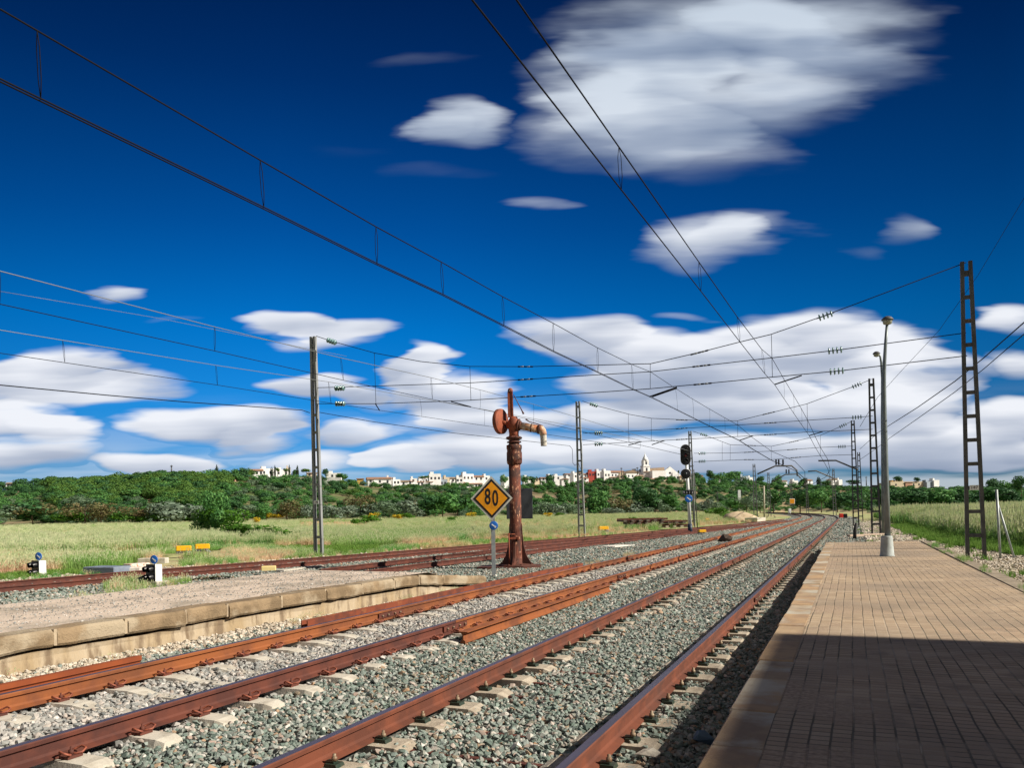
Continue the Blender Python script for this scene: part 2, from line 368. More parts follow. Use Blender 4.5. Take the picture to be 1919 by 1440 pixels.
# ------------------------------------------------------------------ scatter (stuff only)
def scatter_group():
    g = bpy.data.node_groups.new('scatter', 'GeometryNodeTree')
    g.interface.new_socket('Geometry', in_out='INPUT', socket_type='NodeSocketGeometry')
    g.interface.new_socket('Source', in_out='INPUT', socket_type='NodeSocketCollection')
    g.interface.new_socket('Geometry', in_out='OUTPUT', socket_type='NodeSocketGeometry')
    N = g.nodes; L = g.links
    i = N.new('NodeGroupInput'); o = N.new('NodeGroupOutput'); c = N.new('GeometryNodeCollectionInfo'); c.inputs['Separate Children'].default_value = True; c.inputs['Reset Children'].default_value = True
    L.new(i.outputs['Source'], c.inputs['Collection'])
    ip = N.new('GeometryNodeInstanceOnPoints'); ip.inputs['Pick Instance'].default_value = True
    L.new(i.outputs['Geometry'], ip.inputs['Points']); L.new(c.outputs['Instances'], ip.inputs['Instance'])
    def at(nm, ty, out):
        a = N.new('GeometryNodeInputNamedAttribute'); a.data_type = ty; a.inputs['Name'].default_value = nm
        return a.outputs['Attribute']
    L.new(at('idx', 'INT', 0), ip.inputs['Instance Index'])
    e = N.new('FunctionNodeEulerToRotation'); L.new(at('rot', 'FLOAT_VECTOR', 0), e.inputs[0]); L.new(e.outputs[0], ip.inputs['Rotation'])
    L.new(at('scl', 'FLOAT_VECTOR', 0), ip.inputs['Scale'])
    L.new(ip.outputs['Instances'], o.inputs['Geometry'])
    return g
SCG = scatter_group()
def source(name, meshes):
    c = bpy.data.collections.new(name)
    for k, me in enumerate(meshes):
        o = bpy.data.objects.new('%s_%03d' % (name, k), me); c.objects.link(o)
    return c
def scatter(name, P, idx, rot, scl, coll, label):
    P = np.asarray(P, dtype=np.float32); n = len(P)
    me = bpy.data.meshes.new(name); me.vertices.add(n); me.vertices.foreach_set('co', P.ravel())
    a = me.attributes.new('idx', 'INT', 'POINT'); a.data.foreach_set('value', np.asarray(idx, dtype=np.int32))
    a = me.attributes.new('rot', 'FLOAT_VECTOR', 'POINT'); a.data.foreach_set('vector', np.asarray(rot, dtype=np.float32).ravel())
    scl = np.asarray(scl, dtype=np.float32)
    if scl.ndim == 1: scl = np.repeat(scl[:, None], 3, 1)
    a = me.attributes.new('scl', 'FLOAT_VECTOR', 'POINT'); a.data.foreach_set('vector', scl.ravel())
    me.update(); o = bpy.data.objects.new(name, me); put(o)
    md = o.modifiers.new('scatter', 'NODES'); md.node_group = SCG
    for it in SCG.interface.items_tree:
        if getattr(it, 'in_out', '') == 'INPUT' and it.name == 'Source': md[it.identifier] = coll
    return tag(o, label, None, None, 'stuff')

# ------------------------------------------------------------------ ballast
BAL = -.205
RX = {'R4': -1.62, 'R3': -3.36, 'L2': -5.27, 'L1': -6.96}
def wall_x(Y): return float(np.interp(Y, [0, 14, 16, 17.6], [-8.62, -8.05, -8.0, -7.95]))
def right_x(Y): return -.72 if Y < 31.5 else float(np.interp(Y, [31.5, 36, 50, 400], [-.3, .7, .9, .6]))
def left_x(Y):
    if Y < 15.3: return wall_x(Y)
    return float(np.interp(Y, [15.3, 17.5, 18.5, 25, 40, 60, 80, 104, 140], [-8.3, -9.5, -18, -17.5, -15.4, -12.6, -10.6, -9.4, -8.6]))
def bal_z(X, Y):
    z = BAL + .012*math.sin(X*2.1+Y*.7)+.01*math.sin(Y*1.9-X)
    if -5.0 < X < -3.65: z -= .02
    if Y < 16 and X < -7.15: z += .03+.05*max(0, (-7.15-X)/1.4)-.02
    return z
M_BALBED = mat('ballast_bed', (.15, .165, .15), (.04, .045, .042), 28, .42, .58, c3=(.30, .28, .25), s3=9, lo3=.52, hi3=.68, rough=.95, bump=.03, bscale=22)
def ballast_bed():
    m = MB(); Ys = list(np.arange(-6, 30, 1.))+list(np.arange(30, 110, 4))+list(np.arange(110, 420, 10)); n = 26; vs = []
    for Y in Ys:
        a, b = left_x(max(Y, 0)), right_x(Y); dx = track_dx(Y)
        for k in range(n):
            X = a+(b-a)*k/(n-1); vs.append((X+dx, Y, bal_z(X, Y)-.02-(.08 if k in (0, n-1) and Y > 31 else 0)))
    fs = [(i*n+j, i*n+j+1, (i+1)*n+j+1, (i+1)*n+j) for i in range(len(Ys)-1) for j in range(n-1)]
    m.add(vs, fs, 0, True); o = m.build('ballast_bed', M_BALBED, fix=False); tag(o, 'bed of grey green crushed stone under the tracks', None, None, 'structure')
ballast_bed()

def rock_mesh(k, s=1.):
    r_ = random.Random(k); bm = bmesh.new()
    for _ in range(13):
        v = Vector((r_.gauss(0, 1), r_.gauss(0, 1), r_.gauss(0, 1))).normalized()
        bm.verts.new((v.x*.62*s*r_.uniform(.8, 1.1), v.y*.5*s*r_.uniform(.75, 1.1), v.z*.38*s*r_.uniform(.75, 1.1)))
    bmesh.ops.convex_hull(bm, input=bm.verts)
    for v in [v for v in bm.verts if not v.link_faces]: bm.verts.remove(v)
    bmesh.ops.recalc_face_normals(bm, faces=bm.faces)
    me = bpy.data.meshes.new('stone'); bm.to_mesh(me); bm.free(); return me
STONE_RND = [(0, (.19, .25, .215)), (.16, (.085, .12, .105)), (.3, (.28, .32, .30)), (.42, (.11, .15, .13)), (.54, (.36, .37, .34)), (.64, (.20, .255, .225)), (.74, (.34, .25, .21)), (.80, (.52, .49, .45)), (.86, (.13, .18, .165)), (.93, (.40, .25, .15)), (.965, (.28, .30, .28)), (1, (.62, .58, .54))]
M_STONE = mat('ballast_stone', (.2, .2, .2), (.36, .36, .33), 45, .55, .75, rnd=STONE_RND, rough=.85, bump=.002, bscale=160)
M_STONE_P = mat('ballast_stone_dusty', (.2, .2, .2), (.36, .35, .33), 45, .55, .75, rough=.85, bump=.002, bscale=160,
    rnd=[(0, (.30, .30, .29)), (.2, (.17, .18, .18)), (.35, (.42, .40, .38)), (.5, (.24, .25, .24)), (.65, (.36, .34, .32)), (.78, (.52, .49, .46)), (.88, (.30, .24, .20)), (1, (.64, .60, .57))])
M_STONE_W = mat('pale_gravel', (.5, .45, .38), (.62, .56, .48), 30, .5, .7, rough=.9, rnd=[(0, (.50, .43, .34)), (.3, (.30, .26, .21)), (.6, (.62, .56, .48)), (.85, (.42, .33, .24)), (1, (.7, .66, .6))])
rocks = [rock_mesh(k) for k in range(9)]
def rocks_of(m, nm):
    out = []
    for r_ in rocks:
        q = r_.copy(); q.materials.clear(); q.materials.append(m); out.append(q)
    return source(nm, out)
ROCK_G = rocks_of(M_STONE, 'green_stone'); ROCK_P = rocks_of(M_STONE_P, 'dusty_stone'); ROCK_W = rocks_of(M_STONE_W, 'pale_stone')
def stones(name, n, y0, y1, x0f, x1f, size, coll, label, zf=bal_z, dz=0., avoid_rails=True, dens=None, jit=.012):
    Y = rng.uniform(y0, y1, n); X = np.array([rng.uniform(x0f(y), x1f(y)) for y in Y])
    if dens is not None:
        k = rng.random(n) < np.array([dens(x, y) for x, y in zip(X, Y)]); X = X[k]; Y = Y[k]
    if avoid_rails:
        keep = np.ones(len(X), bool)
        for r_ in RX.values(): keep &= np.abs(X-r_) > .085
        X = X[keep]; Y = Y[keep]
    Z = np.array([zf(x, y) for x, y in zip(X, Y)])+rng.normal(0, jit, len(X))+dz
    DX = np.array([track_dx(y) for y in Y]); n = len(X)
    scatter(name, np.stack([X+DX, Y, Z], 1), rng.integers(0, 9, n), rng.uniform(-1, 1, (n, 3))*[.7, .7, 3.14], size*rng.lognormal(0, .22, n), coll, label)
def dusty(x, y): return 1. if (-7.3 < x < -5.1) else 0.
X0 = lambda y: left_x(y); X1 = lambda y: right_x(y)
stones('ballast', 80000, 2.5, 12, X0, X1, .046, ROCK_G, 'grey green crushed ballast stones nearest the platform', dens=lambda x, y: 1-dusty(x, y))
stones('ballast', 22000, 4, 14, lambda y: max(-7.4, left_x(y)), lambda y: -5.0, .052, ROCK_P, 'dusty pale ballast inside the left track', dens=dusty)
stones('ballast', 72000, 12, 27, X0, X1, .060, ROCK_G, 'ballast stones in the middle distance', dens=lambda x, y: 1-dusty(x, y))
stones('ballast', 15000, 14, 34, lambda y: -7.4, lambda y: -5.0, .062, ROCK_P, 'dusty ballast further along the left track', dens=dusty)
stones('ballast', 52000, 27, 62, X0, X1, .095, ROCK_G, 'ballast stones running off towards the curve')
stones('ballast', 30000, 62, 150, X0, X1, .17, ROCK_G, 'ballast far along the curve')
stones('dirty_ballast', 4200, 3, 15.5, lambda y: wall_x(y), lambda y: wall_x(y)+.42, .055, ROCK_W, 'pale dirty stones along the foot of the island platform wall', dz=.02)

# ------------------------------------------------------------------ rails
RAILP = [(-.07, -.158), (.07, -.158), (.07, -.148), (.022, -.132), (.0085, -.115), (.0085, -.05), (.034, -.036), (.036, -.010), (.030, -.001), (-.030, -.001), (-.036, -.010), (-.034, -.036), (-.0085, -.05), (-.0085, -.115), (-.022, -.132), (-.07, -.148)]
def rail_obj(name, path, mats, label, group, joints=(), head=True, dz=0.):
    o = empty(name, path[0], label, 'rail', group)
    m = MB(); m.sweep([(x, z+dz) for x, z in RAILP], path, 0, [1 if (head and j in (8,)) else 0 for j in range(16)])
    a = m.build('rail_bar', mats, o); a.location = -o.location
    for (p, t, side) in joints:                      # fishplates with four bolts
        p = Vector(p); q = MB(); rz = math.atan2(-t.x, t.y)
        for s_ in (-1, 1):
            q.box((s_*.026, 0, -.083), (.02, .72, .075), 0)
            for b_ in (-.27, -.1, .1, .27): q.tube([(s_*.03, b_, -.083), (s_*.062, b_, -.083)], .016, 6, 1)
        jo = q.build('fishplate', [M_RUST_D, M_BOLT], o); jo.location = p-o.location; jo.rotation_euler = (0, 0, rz)
    return o
def ypath(X, y0, y1, xf=None):
    ys = [y0]+[y for y in list(range(104, 420, 6)) if y0 < y < y1]+[y1]
    return [Vector((X+track_dx(y), y, 0)) for y in ys]
t_ = Vector((0, 1, 0))
rail_obj('rail', ypath(RX['R4'], -4, 14.9), [M_RUST_R, M_RUNHEAD], 'rust red rail closest to the brick platform', 'rails of the main tracks', [((RX['R4'], 14.9, 0), t_, 1)])
rail_obj('rail', ypath(RX['R4'], 14.905, 380), [M_RUST_R, M_RUNHEAD], 'far rust red rail leading on past the platform end into the curve', 'rails of the main tracks', [((RX['R4'], 36, 0), t_, 1)])
rail_obj('rail', ypath(RX['R3'], -4, 25.2), [M_RUST_R, M_RUNHEAD], 'rust red rail third from the left wall, with bolted black clip plates', 'rails of the main tracks', [((RX['R3'], 25.2, 0), t_, 1)])
rail_obj('rail', ypath(RX['R3'], 25.205, 380), [M_RUST_R, M_RUNHEAD], 'far left rail of the right hand track', 'rails of the main tracks', [((RX['R3'], 43, 0), t_, 1)])
rail_obj('rail', ypath(RX['L2'], -4, 10.2), [M_RUST_D, M_RUNHEAD], 'dark brown rail on the inner side of the left track, nearest stretch', 'rails of the main tracks')
rail_obj('rail', ypath(RX['L2'], 10.21, 380), [M_RUST_O, M_RUNHEAD], 'bright orange rusty rail continuing beyond the joint beside the loose rail', 'rails of the main tracks', [((RX['L2'], y, 0), t_, 1) for y in (10.2, 19.2, 28.3, 37)])
rail_obj('rail', ypath(RX['L1'], -4, 11.2), [M_RUST_O, M_RUNHEAD], 'orange brown rail along the island platform wall, nearest stretch', 'rails of the main tracks')
rail_obj('rail', ypath(RX['L1'], 11.21, 380), [M_RUST_O, M_RUNHEAD], 'bright orange rail of the left track passing the water crane', 'rails of the main tracks', [((RX['L1'], y, 0), t_, 1) for y in (11.2, 26.5, 35.5, 45)])

# sleepers of the right hand track: two blocks and a steel bar, black bolted clip plates
SP = .608
def block(mb, x0, x1, z=-.163, hw=.125, drop=.16):
    xs = [x0, x0+.05, x1-.05, x1]; k = .02
    v = []
    for x, a, zz in ((x0, hw-.02, z-.03), (x0+.07, hw, z), (x1-.07, hw, z), (x1, hw-.02, z-.03)):
        v += [(x, -a, zz), (x, a, zz), (x, a+.03, zz-drop), (x, -a-.03, zz-drop)]
    f = [(0, 1, 2, 3), (15, 14, 13, 12)]
    for i in range(3):
        for j in range(4): f.append((i*4+j, (i+1)*4+j, (i+1)*4+(j+1) % 4, i*4+(j+1) % 4))
    mb.add(v, f)
def clip_plate():
    m = MB(); m.box((0, 0, -.150), (.105, .10, .026), 0, taper=(.85, .9)); m.box((-.02, 0, -.131), (.07, .05, .014), 0)
    m.lathe([(.021, -.125), (.021, -.100), (.013, -.098), (.013, -.078), (.004, -.075)], 6, 1, Matrix.Translation((.004, 0, 0))); return m.mesh('clip_plate', [M_PAD, M_BOLT])
def spring_clip():
    m = MB(); m.box((.0, 0, -.150), (.09, .12, .02), 1)
    for s_ in (-1, 1):
        pts = [(-.03, s_*.012, -.135), (.02, s_*.02, -.138), (.055, s_*.05, -.128), (.045, s_*.085, -.110), (.0, s_*.088, -.100), (-.035, s_*.062, -.118), (-.05, s_*.04, -.130)]
        m.tube(pts, .0085, 6, 0)
    m.lathe([(.018, -.14), (.018, -.108), (.008, -.106), (.008, -.085)], 6, 2); return m.mesh('spring_clip', [M_CLIP, M_RUST_D, M_RUST_D])
CLIP_A = clip_plate(); CLIP_B = spring_clip()
def sleeper_twin(cx, ra, rb, clips=True):
    o = empty('concrete_sleeper', (cx, 0, 0), 'twin block concrete sleeper with black clip plates, under the right hand track', 'sleeper', 'twin block sleepers of the right hand track')
    for r_ in (ra, rb):
        m = MB(); block(m, r_-cx-.34, r_-cx+.36); m.build('block', M_CONC, o)
        for s_ in (-1, 1):
            c = bpy.data.objects.new('clip_plate', CLIP_A); put(c, o); c.location = (r_-cx+s_*.118, 0, 0); c.rotation_euler = (0, 0, 0 if s_ > 0 else math.pi)
    m = MB(); m.box((0, 0, -.22), (1.2, .05, .04)); m.build('tie_bar', M_RUST_D, o); return o
def sleeper_mono(cx, ra, rb):
    o = empty('concrete_sleeper', (cx, 0, 0), 'pale one piece concrete sleeper with rusty spring clips, under the left hand track', 'sleeper', 'one piece sleepers of the left hand track')
    m = MB(); prof = [(-1.28, .085, -.185), (-1.2, .1, -.163), (-.46, .1, -.160), (-.26, .075, -.195), (.26, .075, -.195), (.46, .1, -.160), (1.2, .1, -.163), (1.28, .085, -.185)]
    v = []
    for x, a, z in prof: v += [(x, -a, z), (x, a, z), (x, a+.045, z-.13), (x, -a-.045, z-.13)]
    f = [(0, 1, 2, 3), (31, 30, 29, 28)]
    for i in range(7):
        for j in range(4): f.append((i*4+j, (i+1)*4+j, (i+1)*4+(j+1) % 4, i*4+(j+1) % 4))
    m.add(v, f); m.build('beam', M_CONC_W, o)
    for r_ in (ra, rb):
        for s_ in (-1, 1):
            c = bpy.data.objects.new('spring_clip', CLIP_B); put(c, o); c.location = (r_-cx+s_*.115, 0, 0); c.rotation_euler = (0, 0, 0 if s_ > 0 else math.pi)
    return o
def lay(first, cx, y0, n, bare_after):
    for i in range(n):
        Y = y0+i*SP
        o = first if i == 0 else copy_tree(first)
        if i > bare_after:
            for ch in list(o.children):
                if ch.name.startswith(('tie', 'spring')): bpy.data.objects.remove(ch)
        o.location = (cx+track_dx(Y), Y, random.uniform(-.004, .004)); o.rotation_euler = (0, 0, random.uniform(-.012, .012))
ca = (RX['R4']+RX['R3'])/2; cb_ = (RX['L1']+RX['L2'])/2
YA = 2.05; YB = 2.2
lay(sleeper_twin(ca, RX['R4'], RX['R3']), ca, YA, 110, 60)
lay(sleeper_mono(cb_, RX['L1'], RX['L2']), cb_, YB, 110, 70)
def far_sleepers(cx, y0, hw, label):
    m = MB(); Y = y0
    while Y < 330:
        m.box((cx+track_dx(Y), Y, -.2), (hw*2, .25, .07)); Y += SP
    tag(m.build('far_sleepers', M_CONC_W, fix=False), label, None, None, 'stuff')
far_sleepers(ca, YA+110*SP, 1.22, 'sleepers of the right hand track far along the curve')
far_sleepers(cb_, YB+110*SP, 1.25, 'sleepers of the left hand track far along the curve')

# loose rails lying about
def loose(name, p0, p1, roll, m_, label, z=-.02, prof=RAILP):
    p0 = Vector(p0); p1 = Vector(p1); c_, s_ = math.cos(roll), math.sin(roll)
    pr = [(x*c_-(y+.08)*s_, x*s_+(y+.08)*c_) for x, y in prof]; lo = min(q[1] for q in pr); pr = [(x, y-lo) for x, y in pr]
    m = MB(); m.sweep(pr, [p0, p1]); return tag(m.build(name, m_), label, 'rail', 'loose rails')
a = G(868, 1203, -.17); b = G(1142, 1107, -.17)
loose('loose_rail', (a.x, a.y, -.2), (b.x, b.y, -.2), R(180), mat('rust_vivid', (.27, .085, .026), (.16, .052, .022), 2, .45, .6, rough=.8, bump=.001, bscale=60), 'orange loose rail lying upside down between the two tracks')
CH_P = [(-.06, 0), (.06, 0), (.06, .19), (.045, .19), (.045, .014), (-.045, .014), (-.045, .19), (-.06, .19)]
a = Vector((RX['L1']-.33, 2.0, -.18)); b = Vector((RX['L1']-.33, G(262, 1236, -.02).y, -.18))
loose('guard_rail', a, b, 0, mat('rust_plain', (.26, .06, .016), (.20, .045, .014), 3, rough=.8), 'short plain rust coloured bar behind the nearest left rail', prof=[(-.07, 0), (.07, 0), (.012, .02), (.012, .13), (.035, .15), (.035, .2), (-.035, .2), (-.035, .15), (-.012, .13), (-.012, .02)])
a = G(497, 1187, -.18); b = G(1057, 1076, -.18)
loose('guard_rail', (RX['L1']-.42, 9.55, -.185), (RX['L1']-.45, 22.6, -.185), 0, mat('rust_patchy', (.20, .048, .02), (.11, .032, .02), 2.4, .48, .6, c3=(.30, .11, .04), s3=1.3, lo3=.58, hi3=.66, rough=.82, bump=.002, bscale=30), 'long patchy rusty channel bar running from the platform wall to the crane', prof=CH_P)

# ------------------------------------------------------------------ sidings
def spath(pts): return [G(u, v, 0) for u, v in pts]
SID = [([(-60, 1096), (0, 1091), (230, 1072), (420, 1058), (620, 1043), (920, 1019.5), (1113, 1005), (1200, 998), (1290, 990), (1390, 981.5), (1470, 973)], 'dark brown far rail of the outer siding behind the signals'),
       ([(-60, 1105), (0, 1100), (267, 1078), (420, 1066), (620, 1050), (920, 1024), (1100, 1010), (1200, 1001.5), (1290, 993.5), (1400, 984), (1476, 975)], 'dark brown near rail of the outer siding behind the signals'),
       ([(600, 1067), (760, 1048.5), (920, 1031), (1100, 1014.5), (1200, 1004.5), (1300, 994.5), (1400, 985.5)], 'far rail of the inner siding starting behind the island platform'),
       ([(683, 1070), (800, 1055), (920, 1041), (1100, 1018.5), (1200, 1008), (1290, 997.5), (1400, 986.5), (1485, 976)], 'near rail of the inner siding passing behind the crane')]
for i, (pts, lb) in enumerate(SID):
    rail_obj('siding_rail', spath(pts), [M_RUST_D, M_RUST_D], lb, 'rails of the sidings', head=False)
# stones in and around the sidings
def sid_zone(pts_a, pts_b):
    A = spath(pts_a); B = spath(pts_b); ya = [p.y for p in A]; xa = [p.x for p in A]; yb = [p.y for p in B]; xb = [p.x for p in B]
    return (lambda y: float(np.interp(y, ya, xa))-.3), (lambda y: float(np.interp(y, yb, xb))+.55)
sa, sb = sid_zone(SID[0][0], SID[1][0])
stones('siding_ballast', 15000, 10.5, 30, sa, sb, .07, ROCK_G, 'ballast under the outer siding', zf=lambda x, y: -.165, avoid_rails=False)
M_OLDSL = mat('old_timber', (.16, .13, .105), (.09, .07, .06), 5, rough=.9)
def sid_sleepers(ia, ib, y0, y1, label):
    A = spath(SID[ia][0]); B = spath(SID[ib][0]); first = None; Y = y0
    while Y < y1:
        xa_ = float(np.interp(Y, [p.y for p in A], [p.x for p in A])); xb_ = float(np.interp(Y, [p.y for p in B], [p.x for p in B]))
        if first is None:
            m = MB(); m.box((0, 0, 0), (2.4, .22, .12)); first = m.build('timber_sleeper', M_OLDSL); o = first; tag(o, label, 'sleeper', label)
        else: o = first.copy(); put(o)
        o.location = ((xa_+xb_)/2, Y, -.222); o.rotation_euler = (0, 0, -.15); Y += .66
sid_sleepers(0, 1, 11, 44, 'old timber sleeper half sunk in the outer siding')

# ------------------------------------------------------------------ right hand platform
def mat_pavers():
    m = bpy.data.materials.new('brick_pavers'); m.use_nodes = True; nt = m.node_tree; N = nt.nodes; L = nt.links; b = N['Principled BSDF']
    def mth(op, a, b_=None, c=None):
        q = N.new('ShaderNodeMath'); q.operation = op
        for i, s_ in enumerate((a, b_, c)):
            if s_ is None: continue
            if isinstance(s_, bpy.types.NodeSocket): L.new(s_, q.inputs[i])
            else: q.inputs[i].default_value = s_
        return q.outputs[0]
    def noise(s_, d=4, st=None):
        t = N.new('ShaderNodeTexNoise'); t.inputs['Scale'].default_value = s_; t.inputs['Detail'].default_value = d
        if st:
            mp = N.new('ShaderNodeMapping'); mp.inputs['Scale'].default_value = st; L.new(pos, mp.inputs[0]); L.new(mp.outputs[0], t.inputs['Vector'])
        else: L.new(pos, t.inputs['Vector'])
        return t
    geo = N.new('ShaderNodeNewGeometry'); pos = geo.outputs['Position']
    nw = noise(1.3, 3); nv = N.new('ShaderNodeVectorMath'); nv.operation = 'MULTIPLY_ADD'; L.new(nw.outputs['Color'], nv.inputs[0]); nv.inputs[1].default_value = (.032, .02, 0); L.new(pos, nv.inputs[2])
    s = N.new('ShaderNodeSeparateXYZ'); L.new(nv.outputs[0], s.inputs[0])
    cx = mth('DIVIDE', s.outputs[0], .1135); ci = mth('FLOOR', cx); fx = mth('FRACT', cx)
    off = N.new('ShaderNodeTexWhiteNoise'); off.noise_dimensions = '1D'; L.new(ci, off.inputs['W'])
    ry = mth('MULTIPLY_ADD', off.outputs['Value'], .28, mth('DIVIDE', s.outputs[1], .0915)); ri = mth('FLOOR', ry); fy = mth('FRACT', ry)
    def edge(f, wd):   # 1 in the joint
        d = mth('MINIMUM', f, mth('SUBTRACT', 1., f)); r_ = N.new('ShaderNodeMapRange'); r_.interpolation_type = 'SMOOTHSTEP'; L.new(d, r_.inputs[0])
        r_.inputs[1].default_value = wd*.45; r_.inputs[2].default_value = wd; r_.inputs[3].default_value = 1; r_.inputs[4].default_value = 0; return r_.outputs[0]
    n0 = noise(2.2, 3)
    wx = mth('MULTIPLY_ADD', n0.outputs['Fac'], .05, .025)
    dX = mth('MINIMUM', fx, mth('SUBTRACT', 1., fx)); rx_ = N.new('ShaderNodeMapRange'); rx_.interpolation_type = 'SMOOTHSTEP'; L.new(dX, rx_.inputs[0]); L.new(mth('MULTIPLY', wx, .6), rx_.inputs[1]); L.new(mth('MULTIPLY', wx, 1.3), rx_.inputs[2]); rx_.inputs[3].default_value = 1; rx_.inputs[4].default_value = 0
    jx = rx_.outputs[0]; jy = mth('MULTIPLY', edge(fy, .10), .95)
    j = mth('MAXIMUM', jx, jy)
    idv = N.new('ShaderNodeCombineXYZ'); L.new(ci, idv.inputs[0]); L.new(ri, idv.inputs[1]); wn = N.new('ShaderNodeTexWhiteNoise'); L.new(idv.outputs[0], wn.inputs['Vector'])
    cr = N.new('ShaderNodeValToRGB'); L.new(wn.outputs['Value'], cr.inputs[0]); E = cr.color_ramp.elements
    E[0].color = (.42, .305, .205, 1); E[1].color = (.56, .43, .30, 1); e = E.new(.5); e.color = (.49, .365, .25, 1)
    def mix(f, a, z, bl='MIX'):
        x = N.new('ShaderNodeMix'); x.data_type = 'RGBA'; x.blend_type = bl
        for i, q in ((0, f), (6, a), (7, z)):
            if isinstance(q, bpy.types.NodeSocket): L.new(q, x.inputs[i])
            else: x.inputs[i].default_value = q if i == 0 else tuple(q)+(1,)
        return x.outputs[2]
    def rg(f, a, z, t=1.):
        r_ = N.new('ShaderNodeMapRange'); L.new(f, r_.inputs[0]); r_.inputs[1].default_value = a; r_.inputs[2].default_value = z; r_.inputs[4].default_value = t; return r_.outputs[0]
    c = mix(rg(noise(.55, 5).outputs['Fac'], .42, .62, .75), cr.outputs[0], (.33, .255, .19))
    c = mix(rg(noise(.9, 5, (.5, 1.6, 1)).outputs['Fac'], .56, .70, .6), c, (.52, .37, .26))
    c = mix(rg(noise(3.1, 6).outputs['Fac'], .56, .70, .6), c, (.20, .16, .13)); c = mix(rg(noise(.33, 6).outputs['Fac'], .50, .60, .45), c, (.27, .22, .175))
    c = mix(rg(noise(60, 3).outputs['Fac'], .35, .75, .35), c, (.25, .19, .14))
    jc = mix(rg(noise(1.7, 4).outputs['Fac'], .46, .62), (.14, .118, .085), (.42, .34, .26))
    # dry mortar crumbs along the coping
    sp2 = N.new('ShaderNodeSeparateXYZ'); L.new(pos, sp2.inputs[0])
    near = mth('MULTIPLY', rg(mth('MULTIPLY', sp2.outputs[0], -1.), -.25, .40), rg(noise(1.1, 5).outputs['Fac'], .52, .60))
    c = mix(j, c, jc)
    c = mix(near, c, mix(rg(noise(30, 4).outputs['Fac'], .4, .6), (.47, .35, .25), (.30, .22, .16)))
    L.new(c, b.inputs['Base Color']); b.inputs['Roughness'].default_value = .88; b.inputs['Specular IOR Level'].default_value = .25
    bn = N.new('ShaderNodeBump'); bn.inputs['Distance'].default_value = .007
    hgt = mth('ADD', mth('MULTIPLY', j, -1.), mth('ADD', mth('MULTIPLY', wn.outputs['Value'], .3), mth('MULTIPLY', noise(45, 3).outputs['Fac'], .35)))
    L.new(hgt, bn.inputs['Height']); L.new(bn.outputs[0], b.inputs['Normal']); return m
M_PAVE = mat_pavers()
M_COPE = mat('coping_stone', (.45, .30, .17), (.30, .20, .13), 2.2, .42, .6, c3=(.50, .44, .35), s3=1.1, lo3=.52, hi3=.64, rough=.9, bump=.006, bscale=55)
M_COPE2 = mat('coping_stone_grey', (.42, .30, .185), (.28, .195, .13), 2.6, .4, .6, c3=(.48, .45, .38), s3=.9, lo3=.48, hi3=.6, rough=.9, bump=.006, bscale=55)
M_KERB = mat('old_concrete_edge', (.34, .28, .21), (.22, .18, .13), 3, .4, .6, rough=.95, bump=.01, bscale=14)
M_WALLP = mat('platform_wall', (.33, .27, .19), (.22, .18, .13), 3, rough=.95, bump=.01, bscale=12)
PT = .20
def epx(Y): return float(np.interp(Y, [-5, 4.15, 31.7], [-.73, -.76, -.91]))
plat = empty('platform', (0, 0, 0)); tag(plat, 'brick paved station platform with a stone coping along the track', None, None, 'structure')
m = MB(); YE = 31.7
m.add([(epx(-5)+.305, -5, PT), (2.32, -5, PT), (2.30, 13.8, PT), (2.2, 33.3, PT), (epx(YE)+.305, YE, PT)], [(0, 1, 2, 3, 4)]); m.build('paving', M_PAVE, plat)
m = MB(); y = -5.; cuts = [4.55, 5.4, 6.45, 7.25]
ys = [-5, -3.9, -2.8, -1.7, -.6, .5, 1.5, 2.5, 3.5]+cuts
while ys[-1] < 30.4: ys.append(ys[-1]+random.uniform(.95, 1.15))
ys.append(YE)
for i in range(len(ys)-1):
    a, b = ys[i]+.004, ys[i+1]-.004; j1, j2 = random.uniform(-.008, .008), random.uniform(-.008, .008); x0, x1 = epx(a)+j1, epx(a)+.30+j2
    hh = PT+random.uniform(-.004, .006); m.bbox(((x0+x1)/2, (a+b)/2, hh-.09), (x1-x0, b-a, .18), .012, i % 2)
m.build('coping', [M_COPE, M_COPE2], plat)
m = MB(); m.box(((-.66+2.3)/2, 13.3, -.06), (2.92, 36.6, .48)); w0 = m.build('platform_wall', M_WALLP, plat)
m = MB()
for a, b in ((-5, 12), (12.01, 20), (20.01, 27), (27.01, 33.4)): m.bbox((2.49, (a+b)/2, PT-.22), (.30, b-a, .41), .02)
m.bbox((.72, 32.6, PT-.25), (3.2, 1.5, .42), .02, 0, .03); m.build('back_kerb', M_KERB, plat)

